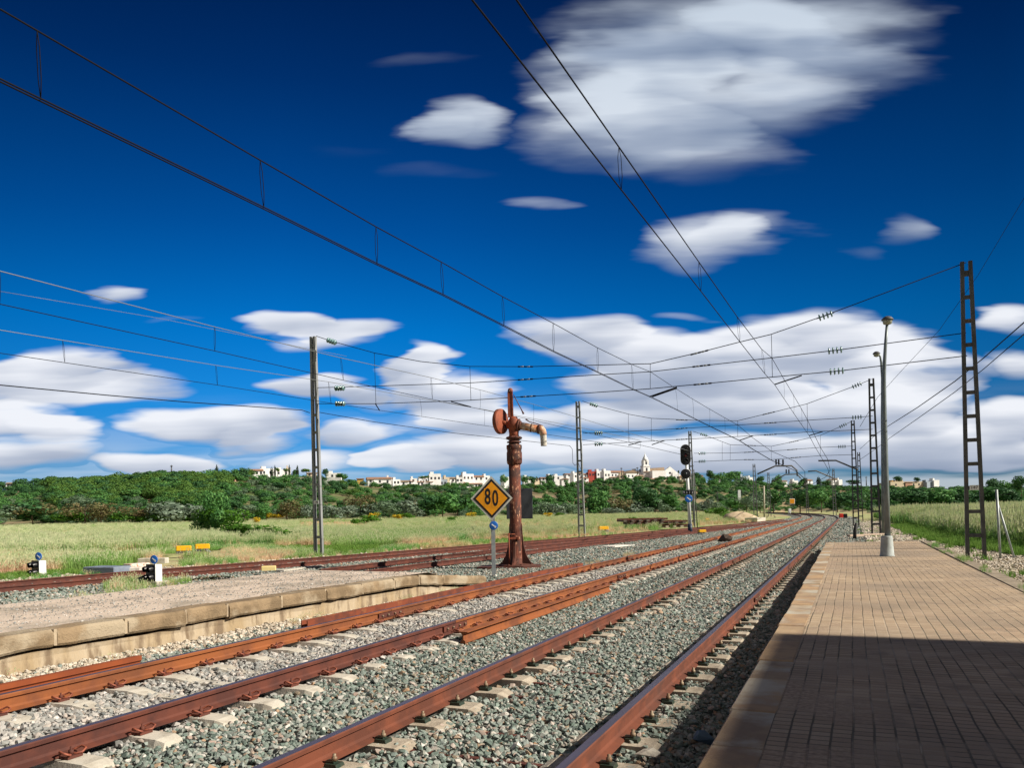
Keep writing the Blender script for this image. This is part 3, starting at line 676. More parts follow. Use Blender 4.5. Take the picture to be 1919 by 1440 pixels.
# ------------------------------------------------------------------ island platform on the left
IP = .30
isl = empty('island_platform', (-10, 8, 0)); tag(isl, 'low island platform with worn gravelly asphalt and big coping blocks', None, None, 'structure')
def child(mb, name, mats):
    o = mb.build(name, mats, isl); o.location = (10, -8, 0); return o
M_ASPH = mat('pale_asphalt', (.64, .53, .44), (.36, .295, .24), 34, .54, .66, 4, c3=(.38, .32, .26), s3=1.1, lo3=.46, hi3=.62, rough=.95, bump=.012, bscale=38)
m = MB(); fr = [(wall_x(y)-.30, y) for y in (-4, 4, 9, 14)]; bk = [(-11.9, 15.3), (-11.8, 12), (-11.75, 9), (-12.2, 5), (-12.3, -4)]
vs = [(x, y, IP-.004) for x, y in fr]+[(-8.45, 15.2, IP-.03)]+[(x, y, IP-.02) for x, y in bk]
m.add(vs, [tuple(range(len(vs)))]); m.add([(-12.6, -4, -.2), (-12.5, 5, -.2), (-12.1, 9, -.2), (-12.2, 12, -.2), (-12.2, 15.8, -.25), (-8.35, 17.2, -.2), (-8.45, 15.2, IP-.03), (-11.9, 15.3, IP-.02), (-11.8, 12, IP-.02), (-11.75, 9, IP-.02), (-12.2, 5, IP-.02), (-12.3, -4, IP-.02)],
      [(0, 1, 10, 11), (1, 2, 9, 10), (2, 3, 8, 9), (3, 4, 7, 8), (4, 5, 6, 7)]); child(m, 'asphalt_top', M_ASPH)
def YX(u, v, Xf):   # place where the sight line meets the wall front
    x, h = ray(u, v); z = -8.3/(x*cs-sn)
    for _ in range(6): z = Xf(x*sn*z+cs*z)/(x*cs-sn)
    return D(u, v, z)
JN = [(100, 1176), (233, 1157), (345, 1140), (423, 1130), (525, 1116), (607, 1104), (677, 1093), (737, 1084), (783, 1077), (827, 1077.5), (862, 1078.5), (908, 1080)]
jy = [YX(u, v, wall_x).y for u, v in JN]; jy = [jy[0]-k*(1.08) for k in range(8, 0, -1)]+jy
jy = sorted(jy)
def cop_z(Y): return float(np.interp(Y, [0, 14.1, 17.4], [IP, IP, .02]))
M_COPL = mat('coping_block', (.30, .215, .13), (.19, .135, .08), 2.8, .40, .58, c3=(.38, .31, .22), s3=1.1, lo3=.50, hi3=.60, rough=.93, bump=.016, bscale=34)
M_MORT = mat('mortar', (.46, .37, .26), (.30, .23, .16), 8, rough=.95, bump=.006, bscale=30)
m = MB()
for i in range(len(jy)-1):
    a, b = jy[i]+.02, jy[i+1]-.02; xa, xb = wall_x(a)+.05+random.uniform(-.015, .02), wall_x(b)+.05+random.uniform(-.015, .02); za, zb = cop_z(a)+random.uniform(-.006, .01), cop_z(b)+random.uniform(-.006, .01)
    n = 5; v = []
    for k in range(n+1):
        t = k/n; Y = a+(b-a)*t; X = xa+(xb-xa)*t+random.uniform(-.008, .008); Z = za+(zb-za)*t+random.uniform(-.004, .004); e = .02 if k in (0, n) else 0; d = .2+random.uniform(-.012, .012)
        v += [(X-.36, Y, Z), (X-.03-e, Y, Z+.004), (X-.006, Y, Z-.024-e*.5), (X, Y, Z-.06), (X-.004, Y, Z-d+.03), (X-.03, Y, Z-d), (X-.36, Y, Z-d)]
    f = [tuple(range(7)), tuple(range(n*7+6, n*7-1, -1))]+[(k*7+j, (k+1)*7+j, (k+1)*7+(j+1) % 7, k*7+(j+1) % 7) for k in range(n) for j in range(7)]
    m.add(v, f)
child(m, 'coping', M_COPL)
m = MB()
for y in jy[1:-1]:
    X = wall_x(y)+.05; m.box((X-.19, y, cop_z(y)-.092), (.352, .038, .185))
child(m, 'joints', M_MORT)
M_WALLI = mat('ochre_plaster', (.36, .27, .165), (.45, .37, .27), 2.2, .4, .6, c3=(.20, .145, .095), s3=5.5, lo3=.48, hi3=.62, stretch=(1, 1, .3), rough=.95, bump=.02, bscale=7)
m = MB(); yy = list(np.arange(-4, 17.5, .5)); v = []
for y in yy:
    X = wall_x(y)-.03; g_ = cop_z(y)-.236+.012*math.sin(y*2.3)+random.uniform(-.004, .004); v += [(X, y, g_), (X-.01+random.uniform(-.01, .01), y, min(g_-.02, cop_z(y)-.3)), (X+.01, y, -.36), (X-.3, y, -.36), (X-.3, y, g_)]
m.add(v, [(i*5+j, (i+1)*5+j, (i+1)*5+(j+1) % 5, i*5+(j+1) % 5) for i in range(len(yy)-1) for j in range(5)], 0, False); child(m, 'retaining_wall', M_WALLI)

# ------------------------------------------------------------------ masts
M_MAST = mat('mast_concrete', (.30, .31, .32), (.20, .21, .215), 2.2, c3=(.20, .21, .21), s3=.9, lo3=.52, hi3=.7, rough=.8, bump=.003, bscale=25, stretch=(1, 1, .35))
M_MASTD = mat('mast_unlit', (.10, .10, .105), (.065, .065, .07), 2.2, c3=(.17, .11, .08), s3=1.5, lo3=.6, hi3=.75, rough=.6, metal=.1, bump=.002, bscale=25)  # right hand masts: unlit look of the same concrete put into the colour
def text_mesh(body, size, mt, parent, loc, rot, ext=.004, off=0., sx=1., name='number'):
    cu = bpy.data.curves.new('txt', 'FONT'); cu.body = body; cu.size = size; cu.extrude = ext; cu.offset = off; cu.align_x = 'CENTER'; cu.align_y = 'CENTER'; cu.resolution_u = 3
    tmp = bpy.data.objects.new('txt', cu); col.objects.link(tmp); dg = bpy.context.evaluated_depsgraph_get(); me = bpy.data.meshes.new_from_object(tmp.evaluated_get(dg)); bpy.data.objects.remove(tmp)
    me.materials.clear(); me.materials.append(mt); o = bpy.data.objects.new(name, me); put(o, parent); o.location = loc; o.rotation_euler = rot; o.scale = (sx, 1, 1); return o
FACE = (R(90), 0, 0)
def mast(base, H, label, wb=.48, wt=.30, mt=None, plate=None, slant=1, group='overhead line masts', simple=False, rz=0, dY=.13, leg=.105, rungs=12, cap=True):
    mt = mt or M_MAST; o = empty('catenary_mast', base, label, 'mast', group, rz)
    def lx(s_, z):    # the outer leg stands upright, the other leans in
        k = z/H; w_ = wb+(wt-wb)*k
        return -wb/2+leg/2 if s_*slant < 0 else -wb/2+w_-leg/2
    for s_ in (-1, 1):
        m = MB(); a = lx(s_, 0)*slant; b = lx(s_, H)*slant; v = []
        for x, z in ((a, -.4), (b, H)):
            v += [(x-leg/2, -dY/2, z), (x+leg/2, -dY/2, z), (x+leg/2, dY/2, z), (x-leg/2, dY/2, z)]
        m.add(v, [(0, 3, 2, 1), (4, 5, 6, 7), (0, 1, 5, 4), (1, 2, 6, 5), (2, 3, 7, 6), (3, 0, 4, 7)]); m.build('leg', mt, o)
    for k in range(rungs):
        z = H*(k+.85)/(rungs+.35); a, b = sorted((lx(-1, z)*slant, lx(1, z)*slant)); m = MB(); hh = .11 if k < rungs-1 else .16
        m.box(((a+b)/2, 0, z), (b-a-leg+.004, dY*.62, hh)); m.build('rung', mt, o)
    if plate and not simple:
        z = H*2.85/(rungs+.35); a, b = lx(-1, z)*slant, lx(1, z)*slant; m = MB(); m.box(((a+b)/2, -dY/2-.015, z), (.25, .012, .15)); p = m.build('number_plate', M_WHITE, o)
        text_mesh(plate, .13, M_BLACK, p, ((a+b)/2, -dY/2-.024, z), FACE, .002)
    return o
P1, P2, P3 = 27.5, 51.0, 75.6
def on(u, v, Y): p = PY(u, v, Y); return p
def mast_at(u0, v0, v1, Y, label, **k):
    b = on(u0, v0, Y); t = on(u0, v1, Y); return mast(b, t.z-b.z, label, **k), b, t
LP1, LB1, LT1 = mast_at(598, 1035, 630, P1, 'tall ladder mast at left beyond the island platform, its right side sunlit', wb=.44, wt=.27, plate='146')
RP1, RB1, RT1 = mast_at(1830, 1042, 488, P1, 'tall dark ladder mast on the right, beside the braced fence post', wb=.56, wt=.32, plate='147', mt=M_MASTD)
LP2, LB2, LT2 = mast_at(1091, 1003, 752, P2, 'ladder mast just right of the water crane and black board', wb=.52, wt=.30, plate='148', simple=True)
RP2, RB2, RT2 = mast_at(1643, 1003, 709, P2, 'dark ladder mast directly behind the platform lamp', wb=.56, wt=.32, plate='149', simple=True, mt=M_MASTD)
LP3, LB3, LT3 = mast_at(1299, 990, 808, P3, 'ladder mast standing right behind the main light signal', wb=.52, wt=.3, simple=True)
RP3, RB3, RT3 = mast_at(1605, 984, 788, P3, 'dark ladder mast with a cantilever arm, left of the one behind the lamp', wb=.56, wt=.32, simple=True, mt=M_MASTD)
RP4, RB4, RT4 = mast_at(1614, 977, 848, 104, 'farther dark mast seen just right of the mast with the arm', wb=.56, wt=.32, simple=True, mt=M_MASTD)
# far masts with bent arms over the curve
def far_mast(u, vb, vt, depth, arm, label, mt=M_GALV_D, ins=()):
    b = D(u, vb, depth); t = D(u, vt, depth); o = mast(b, t.z-b.z, label, wb=.7, wt=.4, simple=True, mt=mt, rz=PSI, rungs=11)
    if arm:
        q = MB(); q.tube([D(a, c, depth)-b for a, c in arm], .13, 6); a_ = q.build('bent_arm', M_GALV_D, o); a_.rotation_euler = (0, 0, -PSI)
        for (iu, iv) in ins:
            q = MB(); p = D(iu, iv, depth)-b; q.tube([p+vx(0, 0, .1), p+vx(0, 0, 1.0)], .14, 6); c = q.build('insulator', M_WIRE, o); c.rotation_euler = (0, 0, -PSI)
    return o
far_mast(1417, 974, 870, 131, [(1420, 889), (1453, 874), (1484, 873.5), (1494, 882), (1494.5, 893)], 'far mast at the left of the curve whose bent arm spans the tracks', ins=((1455, 873), (1460, 873), (1468, 873)))
far_mast(1443, 966, 886, 170, [(1446, 904), (1472, 890), (1494, 889), (1501, 897)], 'smaller far mast with bent arm right of the spanning one', ins=((1474, 889), (1479, 889)))
far_mast(1485, 961, 903, 235, None, 'distant mast behind the small orange square sign')
far_mast(1514, 960, 896, 212, None, 'distant mast between the orange sign and the cantilevered mast')
far_mast(1565, 964, 879, 160, [(1563, 897), (1530, 883), (1515, 884)], 'far mast with a cantilever arm standing on the outside of the curve')
q = MB(); q.tube([on(1608, 881, P3)-RB3, on(1580, 869, P3)-RB3, on(1567, 863.5, P3)-RB3, on(1534, 864, P3)-RB3], .07, 6); q.build('cantilever_arm', M_GALV_D, RP3)
for i, (u, vb, vt, dp) in enumerate([(1346, 956, 922, 290), (1391, 955, 918, 280)]):
    far_mast(u, vb, vt, dp, None, ['faint mast against the trees right of the main signal', 'faint mast beside the small white signal at the curve'][i])

# ------------------------------------------------------------------ overhead wires
def wire(mb, pts, r, m=0, n=5): mb.tube(pts, r, n, m)
def sagline(pts, k=5):
    out = []
    for a, b in zip(pts[:-1], pts[1:]): out += [a.lerp(b, i/k) for i in range(k)]
    return out+[pts[-1]]
def insul(parent, c, d, L_, glass=True, pale=False, s=1.):
    d = d.normalized(); m = MB(); a = c-d*L_/2; b = c+d*L_/2; m.tube([a, b], .014*s, 5, 1)
    if glass:
        for k in range(4):
            p = a.lerp(b, (k+.8)/4.6); m.tube([p-d*.022*s, p-d*.01*s, p+d*.03*s, p+d*.035*s], [.03*s, .115*s, .09*s, .02*s], 9, 0)
    else:
        for k in range(5):
            p = a.lerp(b, (k+.5)/5); m.tube([p-d*.05*s, p+d*.05*s], .028*s, 6, 0 if k % 2 else 1)
    o = m.build('insulator', [M_GLASS_INS if glass else M_WIREP, M_WIRE], parent, fix=False); return o
def span(Y, rows, label, r=.014, s=1.):
    o = empty('head_span', (0, Y, 0), label, 'wire span', 'cross wires between opposite masts')
    for pts, glass, pale in rows:
        P = [on(u, v, Y) for u, v in pts]; m = MB(); wire(m, P, r); q = m.build('span_wire', M_WIRE, o, fix=False); q.location = (0, -Y, 0)
        for (u, v, g) in glass:
            p = on(u, v, Y); dd = min(range(len(P)-1), key=lambda i: abs((P[i]+P[i+1]).x/2-p.x)); d = P[dd+1]-P[dd]
            c = insul(o, p, d, (.55 if g else .62)*s, g, s=s); c.location = (0, -Y, 0)
    return o
def vdrop(o, Y, pairs, r=.009):
    for (u0, v0, u1, v1) in pairs:
        m = MB(); wire(m, [on(u0, v0, Y), on(u1, v1, Y)], r); q = m.build('suspension_rod', M_WIRE, o, fix=False); q.location = (0, -Y, 0)
sp1 = span(P1, [([(593, 630), (620, 639), (703, 662), (790, 678), (880, 687), (985, 687.5), (1100, 685), (1220, 682), (1310, 661), (1380, 643), (1445, 627), (1545, 592), (1811, 492)], [(622, 640, True), (985, 687.5, False), (1311, 661, False), (1547, 592, True)], 0),
    ([(595, 727), (703, 724), (880, 718), (985, 711.5), (1100, 704), (1220, 697), (1315, 686), (1447, 671), (1565, 657), (1811, 624)], [(637, 728, True), (985, 711.5, False), (1315, 686, False), (1565, 657, True)], 0),
    ([(596, 757), (703, 757), (790, 754), (880, 750.5), (990, 743.5), (1100, 737), (1218, 729), (1315, 720), (1448, 707), (1568, 696), (1813, 667)], [(638, 757, True), (990, 743.5, False), (1317, 720, False), (1568, 696, True)], 0)],
    'three nearest cross wires strung between the two tall masts, over the water crane')
vdrop(sp1, P1, [(702, 662, 705, 757), (881, 687, 883, 751), (1219, 682, 1219, 729), (1446, 627, 1448, 707)])
for us in ((1452, 721, 1503, 704), (1217, 744, 1269, 726), (1223, 744, 1269, 728), (846, 753, 883, 763), (704, 757, 712, 770)):
    m = MB(); a, b = on(us[0], us[1], P1), on(us[2], us[3], P1); wire(m, [a, b], .022); q = m.build('steady_arm', M_WIRE, sp1, fix=False); q.location = (0, -P1, 0)
sp2 = span(P2, [([(1092, 752), (1112, 759), (1180, 777), (1222, 784.5), (1300, 788), (1383, 789), (1441, 775), (1512, 757.5), (1606, 722.5), (1634, 711)], [(1113, 759, True), (1278, 787.5, False), (1441, 775, False), (1606, 722.5, True)], 0),
    ([(1093, 812.5), (1178, 809), (1278, 803.5), (1383, 797), (1444, 793), (1514, 788), (1606, 782.5), (1636, 780)], [(1122, 812, True), (1278, 803.5, False), (1444, 793, False), (1606, 782.5, True)], 0),
    ([(1093, 834), (1178, 829.5), (1278, 824), (1383, 818.5), (1444, 815), (1514, 810), (1636, 805)], [(1122, 832.7, True), (1278, 824, False), (1444, 815, False)], 0)],
    'second set of cross wires farther off, right of the crane', r=.017, s=1.2)
vdrop(sp2, P2, [(1178, 777, 1178, 829), (1221, 784, 1221, 827), (1383, 789, 1383, 818), (1513, 757, 1514, 810)], .011)
for us in ((1386, 826, 1412, 817), (1517, 817, 1543, 809), (1178, 835, 1203, 828), (1222, 834, 1246, 826)):
    m = MB(); wire(m, [on(us[0], us[1], P2), on(us[2], us[3], P2)], .03); q = m.build('steady_arm', M_WIRE, sp2, fix=False); q.location = (0, -P2, 0)
sp3 = span(P3, [([(1299, 809), (1319, 815), (1369, 834), (1408, 835.5), (1446, 837), (1488, 828), (1539, 816), (1580, 798), (1599, 789)], [(1319, 815, True), (1408, 835.5, False), (1488, 828, False), (1580, 798, True)], 0),
    ([(1301, 850), (1369, 849.5), (1400, 848), (1445, 846), (1485, 843), (1538, 839), (1600, 836.5)], [(1316, 850, True), (1404, 848, False), (1485, 843, False), (1578, 837.5, True)], 0),
    ([(1301, 866), (1369, 863), (1400, 862), (1446, 862), (1492, 858), (1538, 854.5), (1600, 852.5)], [(1316, 865, True), (1404, 862, False), (1492, 858, False)], 0)],
    'third and farthest set of cross wires near the curve', r=.02, s=1.4)
vdrop(sp3, P3, [(1369, 834, 1369, 863), (1354, 828, 1354, 863), (1446, 837, 1446, 863), (1538, 816, 1538, 855)], .012)

def line(label, con, mes, zc, twin=0., mcon=M_WIRE, mmes=M_WIRE, ext=None, back=None, drops=True, r=.0085, extra=()):
    """contact wire, carrying wire and hangers. con: photo points on the contact wire (level zc or plane Y); mes: points above the same places"""
    o = empty('overhead_line', (0, 0, 0), label, 'overhead line', 'overhead lines along the tracks'); C = []; M = []
    for c, t in zip(con, mes):
        p = on(c[0], c[1], c[2]) if len(c) == 3 else G(c[0], c[1], zc)
        C.append(p); M.append(on(t[0], t[1], p.y) if t is not None else None)
    Mx = [q for q in M if q is not None]
    CC = list(C); MM = list(Mx)
    if back:
        CC = [C[0]+(C[0]-C[1]).normalized()*back]+CC; MM = [Mx[0]+(Mx[0]-Mx[1]).normalized()*back]+MM
    if ext: CC += [Vector(p) for p in ext]; MM += [Vector(p)+vx(0, 0, 1.1) for p in ext]
    m = MB()
    def wr(pts):   # keeps the wire about a pixel wide far away without changing how it looks near by
        return [max(r, .00026*(q-vx(0, 0, CH)).length) for q in pts]
    CC = sagline(CC, 3); MM = sagline(MM, 3)
    if twin:
        for s_ in (-1, 1): m.tube([p+vx(s_*twin, 0, 0) for p in CC], wr(CC), 5)
    else: m.tube(CC, wr(CC), 5)
    m.build('contact_wire', mcon, o, fix=False)
    m = MB(); m.tube(MM, [q*1.05 for q in wr(MM)], 5); m.build('carrying_wire', mmes, o, fix=False)
    for c, t, c0 in zip(C, M, con):
        if t is not None and drops and len(c0) == 2:
            m = MB(); k = (t.z-c.z); g = .02 if k > .2 else 0
            m.tube([t, t.lerp(c, .25)+vx(g, 0, 0), t.lerp(c, .7)+vx(g, 0, 0), c], max(.0045, .00014*c.length), 4)
            if c.length < 30: m.tube([t, t.lerp(c, .25)-vx(g, 0, 0), t.lerp(c, .7)-vx(g, 0, 0), c], .004, 4)
            m.build('hanger', M_WIRE, o, fix=False)
    for pts in extra:
        m = MB(); m.tube(pts, .007, 4); m.build('extra_wire', mmes, o, fix=False)
    return o
def curve_ext(X, Ys, z): return [(X+track_dx(y), y, z) for y in Ys]
line('twin contact wires hanging over the left rusty track, crossing the whole sky',
     [(77, 187), (495, 390), (707, 495), (831, 553), (945, 611), (1038, 659), (1121, 698), (1187, 730), (1219, 744, P1), (1270, 769), (1300, 784), (1330, 799), (1359, 813), (1386, 826, P2), (1412, 843, 63), (1446, 863, P3)],
     [(70, 57), (488, 300), (705, 425), (827, 491), (942, 556), (1037, 606), (1120, 652), (1184, 683), (1219, 697, P1), (1266, 728), (1298, 748), (1330, 767), (1358, 783), (1383, 797, P2), (1411, 821, 63), (1446, 846, P3)],
     5.38, twin=.022, ext=curve_ext(-6.1, (100, 130, 160, 200, 250), 5.9), back=14)
line('single contact wire over the right hand track, falling steeply from the top of the sky',
     [(1165, 356), (1314, 546), (1387, 641), (1434, 701), (1452, 721, P1), (1470, 748), (1488, 775), (1503, 797), (1517, 817, P2), (1528, 838, 63), (1538, 855, P3)],
     [(1160, 275), (1310, 491), (1382, 594), (1428, 655), (1447, 671, P1), (1468, 708), (1487, 740), (1502, 766), (1514, 788, P2), (1526, 814, 63), (1538, 839, P3)],
     5.38, ext=curve_ext(-2.5, (100, 130, 160, 200, 250), 6.0), back=14)
line('pale carrying wire and contact wire over the sidings, upper of the left pair',
     [(0, 570), (403, 658), (644, 713), (811, 749), (900, 767), (1000, 788), (1081, 807), (1180, 830), (1290, 855)],
     [(0, 508), (403, 613), (639, 671), (808, 708), (900, 731), (1000, 758), (1081, 782), (1180, 812), (1290, 845)], 5.4, mmes=M_WIREP, back=12)
line('lower and farther wire pair over the outer siding at the left',
     [(122, 680), (408, 722), (621, 756), (791, 781), (908, 798), (1000, 811), (1081, 823), (1200, 841)],
     [(118, 638), (405, 685), (616, 716), (787, 747), (908, 768), (1000, 785), (1081, 800), (1200, 826)], 5.4, mmes=M_WIREP, back=25)
def cable(name, pts, r, label, m_=M_WIRE, cat='cable'):
    m = MB(); P = sagline(pts, 3); m.tube(P, [max(r, .00022*p.length) for p in P], 6); return tag(m.build(name, m_, fix=False), label, cat, 'cables strung from mast to mast')
def PX(u, v, X): x, h = ray(u, v); return D(u, v, X/(x*cs-sn))
XL1, XL2 = LB1.x, LB2.x
cable('feeder_cable', [PX(u, v, XL1) for u, v in ((-300, 695), (0, 722), (200, 741), (350, 754), (480, 763), (550, 768), (566, 769), (581, 774))], .016, 'thick black cable entering from the left edge and ending at the left mast')
cable('feeder_cable', [PX(u, v, XL1+(XL2-XL1)*max(0, (u-590)/490)) for u, v in ((592, 772), (700, 791), (850, 812), (950, 823), (1068, 836), (1073, 842), (1074, 868), (1078, 873), (1084, 868), (1089, 880))], .014, 'black cable sagging behind the crane to the next mast, looped at its end')
cable('earth_wire', [PX(u, v, XL1+2) for u, v in ((0, 546), (300, 597), (560, 650), (650, 668))], .006, 'thin pale wire just below the upper carrying wire at the left', M_WIREP)
XR1, XR2, XR3 = RB1.x+.35, RB2.x+.4, RB3.x+.4
def rx_(u): return float(np.interp(u, [1606, 1643, 1842], [XR3, XR2, XR1]))
cable('feeder_cable', [PX(u, v, XR1) for u, v in ((1990, 548), (1919, 605), (1843, 672))]+[PX(u, v, rx_(u)) for u, v in ((1790, 715), (1720, 764), (1668, 797), (1645, 812), (1630, 826), (1612, 842))], .017, 'upper, thicker cable crossing the right mast')
cable('feeder_cable', [PX(u, v, XR1) for u, v in ((1990, 572), (1919, 627), (1845, 691))]+[PX(u, v, rx_(u)) for u, v in ((1790, 735), (1720, 785), (1670, 820), (1640, 843), (1612, 862))], .013, 'lower and thinner of the cables crossing the right mast')
cable('earth_wire', [PX(u, v, rx_(u)+.1) for u, v in ((1960, 300), (1919, 372), (1834, 515), (1760, 620), (1690, 695), (1645, 745), (1612, 800))], .0055, 'very thin wire rising steeply to the right edge past the top of the right mast')

# ------------------------------------------------------------------ platform lamps
def lamp(base, dp, poles, head, label, cone=True):
    o = empty('platform_lamp', base, label, 'lamp post'); P = [D(u, v, dp)-base for u, v in poles]
    if cone:
        m = MB(); m.lathe([(.185, 0), (.185, .015), (.172, .03), (.140, .50), (.136, .53), (.08, .535)], 28); m.build('concrete_foot', M_CONCB, o)
    m = MB(); n = len(P); m.tube(P, [.074-.040*i/(n-1) for i in range(n)], 14); m.build('pole', mat('lamp_pole_grey', (.20, .235, .25), (.14, .17, .18), 4, rough=.45, metal=.3), o)
    hd = D(head[0], head[1], dp)-base; m = MB()
    m.lathe([(.02, -.12), (.05, -.11), (.10, -.09), (.118, -.03), (.118, .01), (.0, .01)], 18, 1, Matrix.Translation(hd)); m.lathe([(.128, .0), (.15, .012), (.148, .03), (.10, .085), (.05, .11), (0, .115)], 18, 0, Matrix.Translation(hd))
    m.build('lamp_head', [M_GALV_D, mat('lamp_glass', (.30, .31, .26), rough=.1, spec=.8)], o); return o
M_CONCB = mat('grey_lamp_foot', (.42, .46, .46), (.32, .35, .35), 7, rough=.8, bump=.003, bscale=30)
b = G(1663, 1043, PT)
lamp(b, 21.0, [(1664, 1007), (1661, 900), (1659, 820), (1657.5, 760), (1657, 715), (1658, 680), (1660, 645), (1663, 606)], (1663.5, 601), 'tall grey lamp with onion shaped head and conical foot on the brick platform')
b = D(1656, 1001, 33.5)
lamp(b, 33.5, [(1656, 1000), (1655, 900), (1654, 780), (1654, 710), (1652, 680), (1650, 668), (1645, 662)], (1643, 664), 'second lamp whose short bent arm shows just left of the nearer lamp pole', cone=False)

# braced fence post at the right
o = empty('fence_post', D(1875, 1058, 24.0), 'galvanised end post with a slanting brace beside the right mast', 'fence post'); b = o.location
m = MB(); m.tube([D(1868, 918, 24)-b, D(1876, 1060, 24)-b], .036, 10); m.build('post', M_GALV, o)
m = MB(); m.tube([D(1871, 947, 24)-b, D(1906, 1062, 24)-b], .030, 10); m.build('brace', M_GALV, o)
o2 = empty('wire_fence', D(1890, 1050, 25), 'thin wire fence running right from the braced post', 'fence')
for k, v in enumerate((928, 955, 985, 1015)):
    m = MB(); m.tube([D(1870+k*1.2, v, 24.)-o2.location, D(2100, v-18-k*6, 24.)-o2.location], .0035, 4); m.build('fence_wire', M_GALV_D, o2)
M_BARE = mat('dark_stump', (.03, .03, .032), rough=.7)
o = D(1602, 1005, 42); m = MB(); m.tube([vx(0, 0, -.1), vx(.02, 0, .35), vx(.1, 0, .72)], [.09, .085, .08], 8); q = m.build('marker_stake', M_BARE); q.location = o+vx(0, 0, -.05); tag(q, 'short black leaning stake beyond the platform end', 'stake')

# ------------------------------------------------------------------ water crane
cb0 = vx(-9.69, 23.09, -.16); K = .00463
M_CRANE = mat('crane_red_paint', (.30, .075, .034), (.21, .055, .03), 3, .45, .6, c3=(.12, .04, .025), s3=6, lo3=.56, hi3=.7, rough=.72, bump=.004, bscale=30)
M_CRANEC = mat('crane_rust_column', (.16, .042, .022), (.06, .025, .02), 5, .42, .58, c3=(.58, .30, .18), s3=16, lo3=.58, hi3=.66, rough=.8, bump=.006, bscale=40, stretch=(1, 1, .45))
M_CRANEB = mat('crane_brown_iron', (.125, .04, .026), (.07, .028, .02), 4, rough=.75, bump=.004, bscale=30)
M_PIPE = mat('crane_pipe_paint', (.58, .40, .27), (.42, .14, .05), 2.6, .46, .56, c3=(.62, .56, .48), s3=5, rough=.75, bump=.003, bscale=20)
M_SPOUT = mat('crane_spout', (.60, .57, .50), (.42, .38, .33), 9, rough=.8)
cr = empty('water_crane', cb0, 'old rusty railway water crane with a round counterweight and a horizontal spout arm', 'water crane', None, PSI)
def X_(x): return (x-530)*K
def Z_(y): return (1290-y)*K
m = MB(); pl = [(-1.22, -.45), (-.9, -.62), (.2, -.62), (.75, -.35), (.78, .5), (.4, .8), (-.6, .8), (-1.1, .4)]
m.prism(pl, -.03, .035); m.prism([(x*.9, y*.9) for x, y in pl], -.22, -.03, 1); m.build('base_plate', [M_CRANEB, M_BLACK], cr)
m = MB(); m.lathe([(.38, .035), (.38, .07), (.25, .09), (.20, .12), (.188, 1.0), (.182, 3.2)], 28); m.build('column', M_CRANEC, cr)
m = MB()
for a in (0, 90, 180, 270):
    prof = [(.17, 1.35), (.20, 1.34), (.215, 1.0), (.25, .65), (.33, .35), (.46, .14), (.60, .045), (.17, .04)]
    mm = Matrix.Rotation(R(a-12), 4, 'Z') @ Matrix.Rotation(R(90), 4, 'X'); m.prism(prof, -.03, .03, 0, mm)
m.lathe([(.60, .035), (.60, .06), (.5, .08), (.3, .1)], 20)
for a in range(8): m.lathe([(.03, .06), (.03, .10), (.012, .105)], 6, 0, Matrix.Translation((.52*math.cos(a*.785+.3), .52*math.sin(a*.785+.3), 0)))
m.build('flared_foot', M_CRANEB, cr)
m = MB(); m.lathe([(.20, Z_(600)), (.235, Z_(590)), (.24, Z_(575)), (.24, Z_(520)), (.225, Z_(512)), (.225, Z_(500)), (.24, Z_(492)), (.24, Z_(470)), (.17, Z_(462)), (.16, Z_(452))], 28); m.build('collar', M_CRANEC, cr)
m = MB(); m.lathe([(.16, Z_(455)), (.225, Z_(452)), (.225, Z_(445)), (.16, Z_(440)), (.155, Z_(428)), (.25, Z_(424)), (.26, Z_(418)), (.17, Z_(411)), (.15, Z_(405))], 28)
for a in range(10): m.lathe([(.016, Z_(432)), (.016, Z_(410))], 6, 0, Matrix.Translation((.215*math.cos(a*.628), .215*math.sin(a*.628), 0)))
m.build('flange', M_CRANEB, cr)
m = MB(); m.lathe([(.155, Z_(412)), (.15, Z_(390)), (.17, Z_(360)), (.20, Z_(340)), (.20, Z_(320)), (.15, Z_(295)), (.10, Z_(275))], 20)
m.tube([vx(-.22, .02, Z_(335)), vx(-.05, 0, Z_(335)), vx(.02, 0, Z_(335)), vx(.14, -.02, Z_(336))], [.09, .17, .2, .2], 20); m.build('valve_head', M_CRANE, cr)
m = MB(); m.box((X_(511), 0, (Z_(100)+Z_(280))/2), (.175, .13, Z_(100)-Z_(280)), taper=(.9, .9)); m.tube([vx(X_(511), -.065, Z_(100)), vx(X_(511), .065, Z_(100))], .08, 16); m.tube([vx(X_(500), -.085, Z_(104)), vx(X_(500), .085, Z_(104))], .03, 8, 1)
m.box((X_(511)-.075, -.07, (Z_(110)+Z_(270))/2), (.03, .02, Z_(110)-Z_(270)), 0); m.box((X_(511)+.065, -.07, (Z_(110)+Z_(270))/2), (.03, .02, Z_(110)-Z_(270)), 0); m.build('lever_upright', [M_CRANE, M_BLACK], cr)
ax = Vector((.86, -.51, 0)).normalized(); cc = vx(X_(441), -.04, Z_(308))
m = MB(); m.tube([cc-ax*.07, cc-ax*.055, cc+ax*.055, cc+ax*.07], [.375, .395, .395, .375], 36); m.tube([cc, vx(X_(500), 0, Z_(325))], .06, 10); m.build('counterweight', M_CRANE, cr)
m = MB(); p0, p1 = vx(.12, -.02, Z_(336)), vx(X_(700), -.12, Z_(366)); d = (p1-p0).normalized()
m.tube([p0+d*.10, p1], [.118, .122], 22); m.build('spout_arm', M_PIPE, cr)
m = MB(); m.tube([p0, p0+d*.045], .215, 22); m.tube([p0+d*.06, p0+d*.10], .155, 22); m.tube([p0+d*.43, p0+d*.455], .138, 22)
